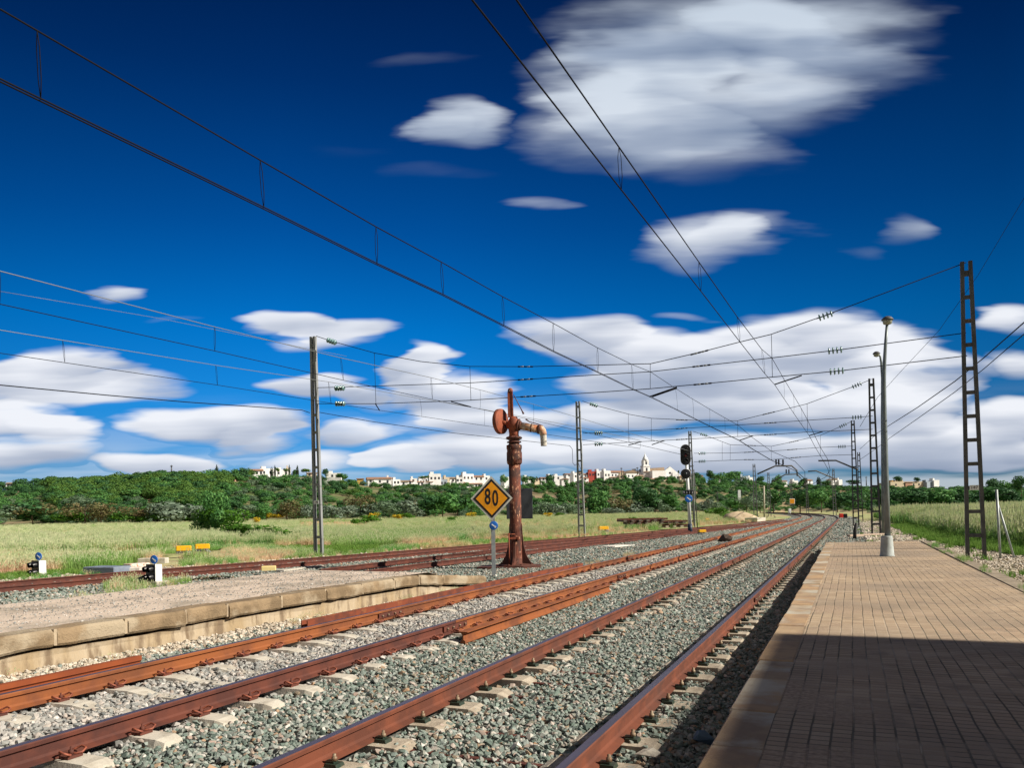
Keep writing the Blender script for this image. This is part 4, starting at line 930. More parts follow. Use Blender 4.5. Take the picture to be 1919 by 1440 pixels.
for a in range(8):
    q = Matrix.Rotation(a*.785, 3, d) @ vx(0, 0, .18); m.tube([p0+q-d*.012, p0+q+d*.07], .018, 6)
m.build('arm_flange', M_CRANEB, cr)
m = MB(); e = p1; m.tube([e-d*.03, e+d*.02], .155, 22); m.build('end_ring', M_CRANEB, cr)
m = MB(); m.tube([e+d*.0, e+d*.05+vx(0, 0, -.01), e+d*.10+vx(0, 0, -.05), e+d*.125+vx(0, 0, -.12), e+d*.13+vx(0, 0, -.17)], [.135, .135, .125, .115, .108], 20); m.build('elbow', M_PIPE, cr)
m = MB(); m.tube([e+d*.13+vx(0, 0, -.15), e+d*.135+vx(0, 0, -.3), e+d*.14+vx(0, 0, -.50)], [.102, .098, .094], 20, cap=False); m.build('spout', M_SPOUT, cr)
m = MB(); m.tube([vx(X_(533), -.08, Z_(130)), vx(X_(560), -.1, Z_(185)), vx(X_(595), -.12, Z_(255))], [.012, .012, .02], 8); m.tube([vx(X_(588), -.12, Z_(242)), vx(X_(598), -.12, Z_(262))], [.02, .032], 8); m.build('pull_rod', M_CRANEB, cr)
m = MB(); m.tube([vx(X_(611), -.14, Z_(298)), vx(X_(636), -.16, Z_(316)), vx(X_(690), -.18, Z_(332)), vx(X_(725), -.16, Z_(345))], [.022, .014, .014, .012], 8); m.build('hand_lever', M_CRANEB, cr)
m = MB(); m.tube([vx(X_(483), -.28, 0), vx(X_(483), -.28, Z_(1062))], .02, 8); m.tube([vx(X_(440), -.28, Z_(1069)), vx(X_(524), -.28, Z_(1069))], .013, 8); m.box((X_(515), -.22, Z_(1096)), (.33, .06, .07)); m.box((X_(545), -.16, Z_(1098)), (.04, .2, .1)); m.build('valve_handle', M_CRANE, cr)

# ------------------------------------------------------------------ signs and signals
def facing(name, base, label, cat, group=None, turn=0.): return empty(name, base, label, cat, group, PSI+turn)
def blue_disc(parent, c, r, ang=-38, name='blue_disc'):
    m = MB(); m.lathe([(r*.96, -.006), (r, -.004), (r, .006), (r*.9, .01), (0, .01)], 24, 0, Matrix.Translation(c) @ Matrix.Rotation(R(90), 4, 'X')); o = m.build(name, M_BLUE, parent)
    q = MB(); q.box((0, 0, .013), (r*1.05, r*.24, .004), 0, 0); q.box((r*.5, 0, .013), (r*.3, r*.42, .004)); a = q.build('arrow', M_WHITE, o); a.location = c; a.rotation_euler = (R(90), R(ang)*-1, 0); return o
s0 = G(926, 1077, -.12); dp = 21.5; k = dp/1500
sg = facing('speed_sign', s0, 'yellow diamond speed sign reading 80 on a steel post beside the water crane', 'sign')
m = MB(); m.box((0, 0, .75), (.10, .012, 1.66)); m.box((-.05, .03, .75), (.008, .06, 1.66)); m.box((.05, .03, .75), (.008, .06, 1.66)); m.box((0, .03, 2.0), (.06, .05, 1.1), 1); m.build('post', [M_GALV, M_GALV_D], sg)
cz = (1077-934.5)*k
def dia(hw, hh, y0, y1, nm, mt, par):
    q = MB(); q.prism([(-hw, 0), (0, -hh), (hw, 0), (0, hh)], y0, y1, 0, Matrix.Translation((-.02, 0, cz)) @ Matrix.Rotation(R(90), 4, 'X')); return q.build(nm, mt, par)
pa = dia(.565, .60, .02, .04, 'rim', mat('sign_rim', (.55, .55, .50), (.42, .42, .38), 6, rough=.55), sg); dia(.50, .53, .041, .045, 'border', M_BLACK, sg); pf = dia(.425, .45, .046, .050, 'face', M_AMBER, sg)
for ch, dx, dz in (('8', -.105, .030), ('0', .098, -.015)):
    q = MB(); q.box((-.02+dx, -.0515, cz+dz), (.19, .002, .48)); q.build('digit_patch', mat('amber_patch', (.72, .29, .008), rough=.5), pf)
    text_mesh(ch, .60, M_BLACK, pf, (-.02+dx, -.054, cz+dz-.0), FACE, .001, .012, .56, 'digit')
blue_disc(sg, vx(.02, -.05, (1077-985.5)*k), .118)
# dark board behind the crane
b0 = D(976, 1045, 28.5); o = facing('back_of_board', b0, 'dark square board seen from behind the crane column', 'sign'); k2 = 28.5/1500
m = MB(); m.bbox((0, 0, (1045-944.5)*k2), (.93, .03, 1.08), .01, 0); m.build('panel', mat('board_dark', (.03, .035, .042), (.045, .05, .058), 4, rough=.6), o)
m = MB(); m.box((-.02, .05, .6), (.09, .06, 3.0)); m.build('post', M_GALV_D, o)
# main signal
b1 = G(1294, 999, -.15); dp = (b1-vx(0, 0, CH)).dot(vx(-sn, cs, 0)); k3 = dp/1500
sgn = facing('light_signal', b1, 'tall main light signal with a black oblong head, a round head below and number plate', 'signal')
def sz(v): return (999-v)*k3
m = MB(); m.tube([vx(0, 0, .5), vx(-.22, 0, sz(840))], [.13, .10], 14); m.build('mast_tube', M_WHITE, sgn)
m = MB(); m.tube([vx(0, 0, -.1), vx(-.01, 0, .62)], .16, 14); m.build('mast_foot', mat('navy_paint', (.02, .035, .07), rough=.5), sgn)
def oblong(hw, hh, n=12):
    pts = [(hw*math.cos(a), hh-hw+hw*math.sin(a)) for a in [math.pi*i/n for i in range(n+1)]]; return pts+[(x, -y) for x, y in reversed(pts)]
T_ = Matrix.Translation((-.27, -.16, sz(853))) @ Matrix.Rotation(R(90), 4, 'X')
m = MB(); m.prism(oblong(.375, .76), .0, .03, 0, T_); m.prism(oblong(.36, .745), .03, .04, 1, T_); h = m.build('signal_head', [M_WHITE, M_BLACK], sgn)
for dz, mt in ((.36, M_DARKLENS), (-.02, M_REDLENS), (-.42, M_DARKLENS)):
    q = MB(); q.lathe([(.0, .045), (.115, .045), (.115, .02)], 16, 0, Matrix.Translation((-.27, -.16, sz(853)+dz)) @ Matrix.Rotation(R(90), 4, 'X')); q.build('lens', mt, h)
    q = MB(); Tm = Matrix.Translation((-.27, -.2, sz(853)+dz)) @ Matrix.Rotation(R(90), 4, 'X'); n = 10
    vs = [(.14*math.cos(a), .14*math.sin(a), z) for z in (0, .2) for a in [R(-10)+R(200)*i/n for i in range(n+1)]]
    vs += [(.125*math.cos(a), .125*math.sin(a), z) for z in (0, .2) for a in [R(-10)+R(200)*i/n for i in range(n+1)]]
    K1 = n+1; fs = [(i, i+1, K1+i+1, K1+i) for i in range(n)]+[(2*K1+i, 3*K1+i, 3*K1+i+1, 2*K1+i+1) for i in range(n)]+[(K1+i, K1+i+1, 3*K1+i+1, 3*K1+i) for i in range(n)]
    q.add(vs, fs, 0, True, Tm); q.build('hood', M_BLACK, h)
T_ = Matrix.Translation((-.28, -.16, sz(888.5))) @ Matrix.Rotation(R(90), 4, 'X')
m = MB(); m.lathe([(.36, 0), (.36, .03), (.34, .04), (0, .04)], 24, 0, T_); m.lathe([(.355, -.01), (.372, 0), (.372, .02)], 24, 1, T_); h2 = m.build('round_head', [M_BLACK, M_WHITE], sgn)
q = MB(); q.lathe([(0, .05), (.115, .05), (.115, .03)], 16, 0, T_); q.build('lens', M_DARKLENS, h2)
m = MB()
for i in range(4): m.bbox((-.42+i*.2, -.14, sz(923)-.01*i), (.19, .02, .30), .03, 0)
pn = m.build('number_plate', M_BLACK, sgn)
for i, ch in enumerate('S1/1'): text_mesh(ch, .26, M_WHITE, pn, (-.42+i*.2, -.155, sz(923)-.01*i), FACE, .001, 0, .9, 'character')
blue_disc(sgn, vx(-.11, -.18, sz(935)), .28)
m = MB(); m.box((.12, .25, sz(885)), (.04, .5, .04)); m.tube([vx(.35, .3, .5), vx(.18, .3, sz(880))], .03, 6); m.tube([vx(.6, .3, .3), vx(.42, .3, sz(880))], .03, 6)
for i in range(12): m.box((.40-.012*i, .3, .9+i*.36), (.3, .03, .03))
m.build('ladder', M_GALV_D, sgn)
# dwarf signals
def dwarf(base, dp, s, label, foot=True):
    o = facing('dwarf_signal', base, label, 'signal', 'low shunting signals', R(-30)); 
    m = MB(); m.bbox((.06, .02, .27), (.28, .24, .44), .015); m.build('housing', M_WHITE, o)
    m = MB(); m.bbox((.02, -.115, .27), (.40, .03, .46), .01); pl = m.build('front_plate', M_BLACK, o)
    for x, z in ((-.1, .37), (.11, .37), (.11, .16), (-.09, .15)):
        q = MB(); q.tube([vx(x, -.13, z), vx(x, -.14, z)], .055, 14, 1); q.tube([vx(x, -.13, z+.005), vx(x, -.22, z), vx(x, -.26, z-.01)], [.075, .078, .072], 14, 0, cap=False); q.build('light', [M_BLACK, M_DARKLENS], pl)
    m = MB(); m.box((.05, 0, .52), (.025, .02, .12)); m.build('bracket', M_GALV_D, o); bd = blue_disc(o, vx(0, 0, 0), .115); bd.location = (.05, -.02, .62); bd.rotation_euler = (0, 0, R(24))
    m = MB()
    if foot: m.bbox((.1, .05, -.03), (.5, .42, .16), .02, 0); m.build('concrete_foot', M_CONC_W, o)
    else: m.box((0, 0, .0), (.2, .15, .1), 0); m.build('base_bracket', M_GALV_D, o)
    o.scale = (s*.86, s*.86, s*.94); return o
p = D(289, 1093, 20.0); dwarf(p, 20, 1.0, 'low shunting signal with blue disc right behind the island platform, on a pale concrete foot')
m = MB()
for i in range(6): m.tube([vx(-.28-.03*i, -.05, .02), vx(-.26-.03*i, -.08, .16), vx(-.18-.02*i, 0, .22)], .012, 6)
q = m.build('cable_conduits', mat('conduit_blue_grey', (.05, .07, .10), rough=.5)); q.location = p+vx(0, 0, -.05); q.rotation_euler = (0, 0, PSI); tag(q, 'bundle of dark flexible conduits beside the right low signal', 'cables')
p = D(73, 1083, 24.6); dwarf(p, 24.6, 1.12, 'left low shunting signal with blue disc, in the grass beyond the siding', False)

# point machines, boxes and slabs
def motor(base, s, label, mt=None, rz=0.):
    o = facing('point_machine', base, label, 'point machine', 'yellow point machines beside the track', rz); m = MB(); m.bbox((0, 0, .27), (.72, .42, .24), .04); m.build('cover', mt or M_YEL, o)
    m = MB(); m.box((-.2, 0, .08), (.3, .36, .15)); m.tube([vx(.02, -.2, .1), vx(.3, -.2, .1)], .05, 8); m.build('gearbox', M_GALV_D, o)
    m = MB(); m.tube([vx(.15, -.15, .16), vx(.2, -.3, .05), vx(.3, -.4, -.05)], .02, 6); m.tube([vx(.25, -.15, .16), vx(.3, -.3, .05), vx(.42, -.36, -.05)], .02, 6); m.build('hose', M_GALV, o); o.scale = (s, s, s); return o
for (u, v, w_, lb, rz) in [(345, 1038, 27, 'left of the two yellow point machines in the grass behind the sidings', .35), (380, 1034, 26, 'right of the two yellow point machines in the grass behind the sidings', .35),
      (1131, 997, 20, 'yellow point machine by the siding right of the crane', .2), (1327, 978, 11, 'small yellow point machine in dry grass right of the main signal', .2), (1316, 1001, 15, 'yellow point machine on a slab at the foot of the main signal', .2)]:
    b = G(u, v, -.1); dpt = b.length; motor(b, w_*dpt/1500/.78, lb, None, rz)
def slab(name, u0, v0, u1, v1, Z, wd, h, mt, label, cat, rz=0.):
    a = G(u0, v0, Z); b = G(u1, v1, Z); c = (a+b)/2; L_ = (b-a).length; o_ = MB(); o_.bbox((0, 0, h/2), (L_, wd, h), min(.02, h*.2)); q = o_.build(name, mt); q.location = c; q.rotation_euler = (0, 0, math.atan2(b.y-a.y, b.x-a.x)+rz); return tag(q, label, cat)
slab('equipment_cabinet', 176, 1075, 228, 1076, -.1, .7, .22, M_GREYBOX, 'flat blue grey metal cabinet lying low behind the outer siding', 'cabinet', .1)
slab('concrete_block', 231, 1080, 268, 1079, -.2, .45, .26, mat('concrete_white', (.72, .68, .62), (.5, .42, .36), 6, rough=.9, bump=.01, bscale=14), 'broken whitish concrete block between grey cabinet and low signal', 'concrete block')
slab('concrete_block', 238, 1070, 276, 1067, -.15, .4, .22, mat('concrete_stained', (.66, .60, .54), (.5, .2, .12), 9, .52, .6, rough=.9), 'stained concrete block with rusty marks behind the whitish one', 'concrete block')
slab('concrete_beam', 262, 1057, 314, 1056, -.1, .35, .20, M_CONC_W, 'long pale concrete beam in the grass behind the right low signal', 'concrete beam')
slab('cream_box', 490, 1070, 518, 1069, -.05, .34, .13, mat('cream_paint', (.72, .58, .27), (.66, .52, .22), 5, rough=.6), 'small cream coloured box beside the siding rail', 'box')
slab('white_plank', 524, 1072, 594, 1063, -.19, .35, .05, M_CONC_W, 'flat white slab lying between the sidings right of the cream box', 'slab')
slab('yellow_board', 313, 1065, 340, 1064, -.15, .12, .04, mat('pale_yellow', (.68, .58, .28), rough=.7), 'pale yellow board on the ground by the outer siding', 'board')
slab('concrete_slab', 1138, 1026, 1176, 1023, -.19, .9, .04, mat('white_slab', (.74, .70, .64), rough=.9), 'flat whitish slab on the ballast right of the crane', 'slab')
slab('concrete_plinth', 1408, 980, 1424, 979, -.25, 1.6, .6, M_CONC_W, 'pale concrete plinth near the far mast at the curve', 'plinth')
slab('concrete_edging', 1590, 1007, 1660, 1004, -.16, .25, .12, mat('pinkish_edging', (.50, .38, .30), rough=.9), 'low pinkish edging strip beyond the platform end', 'kerb')
# dark rock, scraps
q = bpy.data.objects.new('dark_clump', rock_mesh(77)); put(q); q.data.materials.append(mat('dark_earth', (.07, .05, .04), rough=.95)); q.location = G(1357, 1013, -.12)+vx(0, 0, .08); q.scale = (.75, .6, .75); tag(q, 'dark brown clump lying between the rails of the left track', 'debris')
q = bpy.data.objects.new('grey_stone_block', rock_mesh(78)); put(q); q.data.materials.append(mat('blue_stone', (.10, .16, .22), rough=.8)); q.location = G(1318, 1398, -.2)+vx(0, 0, .05); q.scale = (.17, .13, .17); tag(q, 'bluish stone at the foot of the platform edge in shadow', 'stone')
m = MB(); m.add([(-.09, -.03, 0), (-.04, .03, .025), (.03, .035, .04), (.09, .0, .02), (.07, -.04, .0), (0, -.02, .03), (-.05, -.05, .01)], [(0, 6, 5, 1), (1, 5, 2), (5, 4, 3, 2), (6, 4, 5)]); m.add([(-.09, -.03, -.006), (-.04, .03, .019), (.03, .035, .034), (.09, .0, .014), (.07, -.04, -.006), (0, -.02, .024), (-.05, -.05, .004)], [(1, 5, 6, 0), (2, 5, 1), (2, 3, 4, 5), (5, 4, 6)])
q = m.build('scrap_of_card', M_CONC_W, fix=False); q.location = G(1215, 1415, -.15); tag(q, 'crumpled pale scrap lying beside the right rail', 'litter')
q = bpy.data.objects.new('yellow_stone', rock_mesh(79)); put(q); q.data.materials.append(M_YEL); q.location = G(1404, 1151, -.17)+vx(0, 0, .03); q.scale = (.07, .06, .07); tag(q, 'small yellow painted stone on the sleepers beside the right rail', 'stone')

# pile of old track panels
b = G(1240, 992, -.1); o = facing('track_panel_stack', b, 'stack of rusty old track panels lying in the dry grass left of the main signal', 'track panels', None, .12); k4 = b.length/1500
for lv, (x0, x1, z) in enumerate(((-10*k4, 52*k4, .22), (-62*k4, 50*k4, .55), (-74*k4, 12*k4, .78))):
    m = MB()
    for yy_ in (0, 1.7): m.box(((x0+x1)/2, yy_, z+.1), (x1-x0, .12, .15), 0)
    m.build('panel_rails', M_RUST_D, o); x = x0+.2; m = MB()
    while x < x1:
        m.box((x, .85, z-.02), (.26, 2.5, .17), 0); x += .66
    m.build('panel_sleepers', M_CONC if lv == 0 else M_OLDSL, o)
# far small things by the curve
def far_pole(u, vb, vt, dp, r, label, mt, head=None):
    b = D(u, vb, dp); o = facing('signal_post' if head else 'pole', b, label, 'signal' if head else 'pole'); h = D(u, vt, dp).z-b.z; m = MB(); m.tube([vx(0, 0, -.2), vx(0, 0, h)], r, 8); m.build('post', mt, o)
    if head: m = MB(); m.bbox((0, -.1, h), head, .05); m.build('head', M_WHITE, o)
far_pole(1433, 973, 911, 140, .16, 'pale slim lamp pole beside the far spanning mast', mat('pole_beige', (.42, .38, .30), rough=.7))
far_pole(1386, 957, 928, 270, .22, 'small white signal far away left of the curve', M_WHITE, (.9, .5, 3.2))
far_pole(1480, 962, 957, 200, .35, 'stubby white post at the bend of the tracks', M_WHITE, (.6, .6, .9))
b = D(1485, 940, 232); o = facing('square_sign', b, 'small orange square sign fixed on a distant mast above the curve', 'sign'); m = MB(); m.box((0, 0, 0), (1.3, .06, 1.3), 0); m.build('panel', M_AMBER, o); m = MB(); m.box((0, .04, 0), (1.55, .05, 1.55)); m.build('rim', M_WHITE, o)
b = G(1580, 970, 0); o = facing('red_tail_lamp', b, 'small red and black marker box beside the outside of the curve', 'marker'); m = MB(); m.bbox((-.25, 0, .25), (.5, .4, .6), .05); m.build('red_box', mat('red_box', (.55, .03, .02), rough=.5), o); m = MB(); m.bbox((.35, 0, .2), (.5, .4, .6), .05); m.build('black_box', M_BLACK, o)

# ------------------------------------------------------------------ foliage
def leafmat(name, a, b, c=None, tr=.25):
    return mat(name, a, b, .35, .38, .62, 3, rough=.65, c3=c, s3=1.4, lo3=.5, hi3=.68, trans=tr, spec=.25)
LM = {'pine': leafmat('foliage_pine', (.075, .165, .03), (.13, .24, .045), (.045, .11, .026)),
      'dark': leafmat('foliage_dark', (.036, .11, .04), (.07, .18, .055), (.022, .07, .03)),
      'green': leafmat('foliage_green', (.095, .245, .065), (.06, .18, .05), (.15, .31, .075)),
      'bright': leafmat('foliage_bright', (.085, .22, .018), (.055, .15, .015), (.12, .27, .03)),
      'olive': leafmat('foliage_olive', (.155, .24, .14), (.095, .16, .09), (.22, .30, .20)),
      'silver': leafmat('foliage_silver', (.20, .27, .20), (.12, .17, .12), (.28, .34, .27)),
      'dry': leafmat('foliage_dry', (.17, .14, .065), (.11, .13, .045), (.22, .15, .085)),
      'broom': leafmat('foliage_broom', (.70, .45, .02), (.45, .38, .03), (.12, .2, .03)),
      'cypress': leafmat('foliage_cypress', (.016, .036, .014), (.03, .06, .02))}
M_BARK = mat('bark', (.15, .11, .08), (.09, .065, .05), 4, rough=.95)
def crown_mesh(name, kind, seed, leaf=.5, n=700, lobes=7, shape='round', flat=.75):
    """leaf-sized faces spread through several lobes; unit crown about 1 across and 1 high, standing on z=0"""
    r_ = np.random.default_rng(seed); L_ = []
    for k in range(lobes):
        if shape == 'round': c = (r_.uniform(-.27, .27), r_.uniform(-.27, .27), r_.uniform(.30, .72)); s_ = r_.uniform(.17, .30)
        elif shape == 'bush': c = (r_.uniform(-.34, .34), r_.uniform(-.34, .34), r_.uniform(.16, .62)); s_ = r_.uniform(.16, .28)
        elif shape == 'tall': c = (r_.uniform(-.16, .16), r_.uniform(-.16, .16), r_.uniform(.15, .88)); s_ = r_.uniform(.12, .22)
        elif shape == 'column': h = k/(lobes-1); c = (0, 0, .08+.84*h); s_ = .30*math.sin(math.pi*min(1, .25+h*.72))**.7
        elif shape == 'umbrella': c = (r_.uniform(-.34, .34), r_.uniform(-.34, .34), r_.uniform(.62, .80)); s_ = r_.uniform(.14, .22)
        L_.append((c, s_))
    w_ = np.array([s_**2 for _, s_ in L_]); w_ /= w_.sum(); which = r_.choice(len(L_), n, p=w_)
    C = np.array([L_[i][0] for i in which]); S = np.array([L_[i][1] for i in which])[:, None]
    d = r_.normal(size=(n, 3)); d /= np.linalg.norm(d, axis=1)[:, None]; rad = r_.uniform(.55, 1.08, (n, 1))**.6
    P = C+d*S*rad*[1, 1, flat if shape != 'column' else .5]; P[:, 2] = np.maximum(P[:, 2], .02)
    nr = d+r_.normal(0, .45, (n, 3)); nr /= np.linalg.norm(nr, axis=1)[:, None]
    t = np.cross(nr, r_.normal(size=(n, 3))); t /= np.linalg.norm(t, axis=1)[:, None]; b = np.cross(nr, t)
    sz = leaf*r_.uniform(.6, 1.35, (n, 1)); asp = r_.uniform(.5, .9, (n, 1))
    V = np.stack([P-t*sz, P-b*sz*asp, P+t*sz, P+b*sz*asp], 1).reshape(-1, 3)
    me = bpy.data.meshes.new(name); me.from_pydata(V.tolist(), [], [(4*i, 4*i+1, 4*i+2, 4*i+3) for i in range(n)]); me.materials.append(LM[kind]); me.update(); return me
CR = {}
for kd, shp, lf, n in (('pine', 'round', .042, 1000), ('dark', 'round', .045, 1000), ('green', 'round', .045, 900), ('bright', 'bush', .045, 900), ('olive', 'round', .045, 900), ('silver', 'bush', .045, 900), ('dry', 'bush', .035, 800), ('broom', 'bush', .05, 500), ('cypress', 'column', .05, 600)):
    CR[kd] = [crown_mesh('crown_'+kd, kd, 100*len(CR)+j, lf, n, 9, shp) for j in range(3)]
CR['umbrella'] = [crown_mesh('crown_umbrella', 'pine', 900+j, .04, 900, 9, 'umbrella', .6) for j in range(2)]
CR['tallgreen'] = [crown_mesh('crown_tall', 'green', 950+j, .04, 1000, 10, 'tall') for j in range(2)]
TRUNK = {}
def trunk_mesh(h):
    m = MB(); m.tube([vx(0, 0, -.08), vx(.01, 0, h*.5), vx(-.005, .01, h)], [.035, .026, .016], 7)
    for a in range(4):
        q = a*1.7; m.tube([vx(0, 0, h*(.55+.1*a)), vx(.16*math.cos(q), .16*math.sin(q), h*(.8+.1*a))], [.014, .006], 5)
    return m.mesh('trunk', M_BARK)
TK = trunk_mesh(.55)
def tree(u, vb, depth, hpx, wpx, kind, label, cat='tree', group=None, name=None, gz=None):
    b = D(u, vb, depth); h = hpx*depth/F; w_ = wpx*depth/F
    o = empty(name or {'broom': 'broom_bush', 'cypress': 'cypress_tree', 'bright': 'green_bush', 'silver': 'olive_bush', 'dry': 'dry_bush', 'umbrella': 'umbrella_pine'}.get(kind, 'tree'), b, label, cat, group, random.uniform(0, 6.28))
    c = bpy.data.objects.new('crown', random.choice(CR[kind])); put(c, o); f = 1.25 if kind not in ('cypress', 'umbrella') else 1.6 if kind == 'cypress' else 1.1
    if kind == 'tallgreen': f = 1.8
    c.scale = (w_*f, w_*f, h*1.06)
    if kind not in ('broom', 'bright') or h > 3:
        t = bpy.data.objects.new('trunk', TK); put(t, o); t.scale = (h*.8, h*.8, h*(1.15 if kind == 'umbrella' else 1))
    return o

# woods that read as one mass -----------------------------------------
def gz(u, z): return land_uz(u, z)-.15
def wood(name, n, kinds, zone, size, label, seed):
    r_ = random.Random(seed); P = []; I = []; Rt = []; S = []; meshes = []; base = {}
    for k in kinds:
        base[k] = len(meshes); meshes += CR[k]
    tries = 0
    while len(P) < n and tries < n*30:
        tries += 1; u = r_.uniform(-120, 2040); t = r_.random(); z = edge_z(u)+6+t*(ridge_z(u)-edge_z(u)-4)
        g = D(u, 900, z); g.z = gz(u, z); k = zone(u, t, r_)
        if k is None: continue
        s_ = size(k)*r_.uniform(.7, 1.25)*(.8+.4*t)
        P.append((g.x, g.y, g.z-.1*s_)); I.append(base[k]+r_.randrange(len(CR[k]))); Rt.append((0, 0, r_.uniform(0, 6.28))); S.append((s_*r_.uniform(1.1, 1.5), s_*r_.uniform(1.1, 1.5), s_*r_.uniform(.8, 1.05)))
    coll = source(name+'_source', meshes)
    return scatter(name, P, I, Rt, S, coll, label)
def nz(u, t, a=0): return math.sin(u*.021+a)+math.sin(u*.047+t*9+a*2)+math.sin(t*17+u*.013+a)
def z_pine(u, t, r_):
    if not (95 < u < 425): return None
    lim = .30+.10*math.sin(u*.03)
    if t < lim: return None
    if 405 < u and t > .9: return None
    return r_.choice(['pine', 'pine', 'pine', 'dark', 'green'])
wood('pine_wood', 900, ['pine', 'dark', 'green'], z_pine, lambda k: 4.6, 'dense pine wood covering the hill at the left', 1)
def z_scrub(u, t, r_):
    if 95 < u < 425 and t > .36: return None
    if 470 < u < 640 and t > .86: return None
    if 640 < u < 1300 and (t > .88 or (t > .76 and r_.random() < .6)): return None
    if 1300 <= u < 1660 and t > .86: return None
    if u > 1640 and t > .62: return r_.choice(['dark', 'green', 'olive']) if r_.random() < .4 else None
    if u < 95 and t > .5: return r_.choice(['dark', 'dark', 'green']) if r_.random() < .5 else None
    if nz(u, t) > 1.75: return None
    if 420 < u < 640: return r_.choice(['olive', 'olive', 'green', 'dark', 'green'] if t < .6 else ['dark', 'green', 'olive', 'dry'])
    if 640 <= u < 1000: return r_.choice(['green', 'dark', 'green', 'olive', 'olive', 'pine'] if t > .2 else ['olive', 'green', 'dark'])
    if 1000 <= u < 1330: return r_.choice(['green', 'dark', 'tallgreen', 'olive', 'dry'] if t > .2 else ['olive', 'green', 'olive'])
    return r_.choice(['dark', 'green', 'green', 'olive'])
wood('scrubland', 2800, ['olive', 'green', 'dark', 'dry', 'tallgreen', 'pine'], z_scrub, lambda k: {'olive': 2.5, 'dry': 2.6, 'tallgreen': 4.2}.get(k, 3.2), 'green scrub and small trees over the hillside below the village', 2)
# tree belt at the foot of the hillside: each one its own thing
EDGE = [(20, 974, 30, 70, 'olive', 'grey green bush at the far left foot of the hill'), (62, 985, 46, 84, 'dark', 'dark rounded bush standing alone at the far left field edge'), (60, 972, 38, 70, 'dry', 'brownish bare topped bush behind the dark rounded one'),
    (128, 982, 26, 48, 'bright', 'low bright green bush at the foot of the brownish thicket'), (160, 980, 50, 60, 'dry', 'brown leafless looking thicket left of the pine hill'), (190, 980, 46, 60, 'dry', 'brown thicket touching the first, slightly to its right'), (150, 962, 36, 50, 'olive', 'pale olive tree rising behind the brown thickets'),
    (222, 978, 22, 40, 'bright', 'small fresh green bush right of the brown thickets'), (262, 978, 36, 54, 'dry', 'reddish brown bush below the pine wood'), (262, 980, 16, 32, 'bright', 'tiny bright green bush in front of the reddish brown bush'), (296, 976, 36, 40, 'olive', 'grey green tree right of the reddish brown bush'),
    (330, 976, 50, 80, 'silver', 'broad silvery willow below the pine wood'), (318, 980, 26, 56, 'bright', 'bright green bush in front of the silvery willow'), (352, 980, 24, 40, 'bright', 'bright green bush under the right side of the silvery willow'), (372, 976, 40, 50, 'silver', 'second silvery willow, just left of the wind blown tree'),
    (462, 974, 30, 50, 'olive', 'grey green bush just right of the wind blown tree'), (500, 974, 24, 40, 'green', 'small green bush beside the yellow broom'), (512, 972, 13, 18, 'broom', 'left of two yellow flowering broom bushes at the field edge'), (526, 973, 12, 20, 'broom', 'right of two yellow flowering broom bushes at the field edge'),
    (538, 973, 48, 44, 'dry', 'tall brownish tree left of the big left mast'), (556, 976, 40, 24, 'dry', 'slender brownish tree leaning on the taller one by the mast'), (575, 972, 28, 34, 'silver', 'silvery bush close behind the big left mast'),
    (622, 972, 32, 46, 'silver', 'silvery olive just right of the big left mast'), (652, 970, 26, 40, 'silver', 'second silvery olive right of the big mast'), (676, 958, 40, 44, 'dry', 'olive brown rounded tree above the silvery olives'), (690, 968, 28, 46, 'silver', 'silvery olive above the flowering bushes'),
    (730, 970, 34, 60, 'olive', 'grey green olive between the bushes and the dark grove'), (765, 972, 40, 60, 'silver', 'big silvery olive left of the dark grove'), (800, 970, 44, 56, 'dark', 'dark round tree at the left end of the grove'), (830, 970, 48, 60, 'green', 'large rounded green tree in the grove left of the speed sign'),
    (858, 970, 44, 50, 'dark', 'dark tree just left of the speed sign'), (884, 970, 50, 50, 'green', 'green tree half hidden behind the speed sign'), (1016, 972, 34, 36, 'olive', 'olive just right of the dark board'), (1040, 972, 36, 38, 'silver', 'silvery olive between the dark board and the second mast'),
    (1066, 972, 32, 38, 'olive', 'olive close left of the second mast'), (1112, 968, 40, 26, 'tallgreen', 'slender light green poplar just right of the second mast'), (1130, 968, 46, 26, 'tallgreen', 'second slender poplar right of the second mast'), (1158, 966, 52, 46, 'dry', 'tall olive brown tree in the middle of the valley side'), (1150, 970, 24, 34, 'silver', 'low silvery bush under the olive brown tree'),
    (1190, 968, 30, 56, 'silver', 'wide silvery bush below the church'), (1206, 966, 56, 46, 'dark', 'dark bushy tree below the church tower'), (1236, 966, 32, 46, 'olive', 'grey green bush left of the main signal'), (1262, 966, 40, 44, 'green', 'green tree just left of the main signal'), (1322, 966, 44, 30, 'silver', 'pale willow just right of the main signal'),
    (1346, 962, 22, 30, 'olive', 'small olive right of the pale willow'), (1370, 960, 26, 34, 'green', 'small green tree left of the far white signal'), (1400, 958, 30, 34, 'olive', 'olive left of the far spanning mast')]
for (u, v, h, w_, k, lb) in EDGE:
    z = edge_z(u)-4 if v > 968 else edge_z(u)+14
    b_v = v; tree(u, b_v, z if u < 1330 else 230, h, w_, k, lb, 'bush' if (h < 34 and k != 'tallgreen') else 'tree', 'trees and bushes along the foot of the hill')
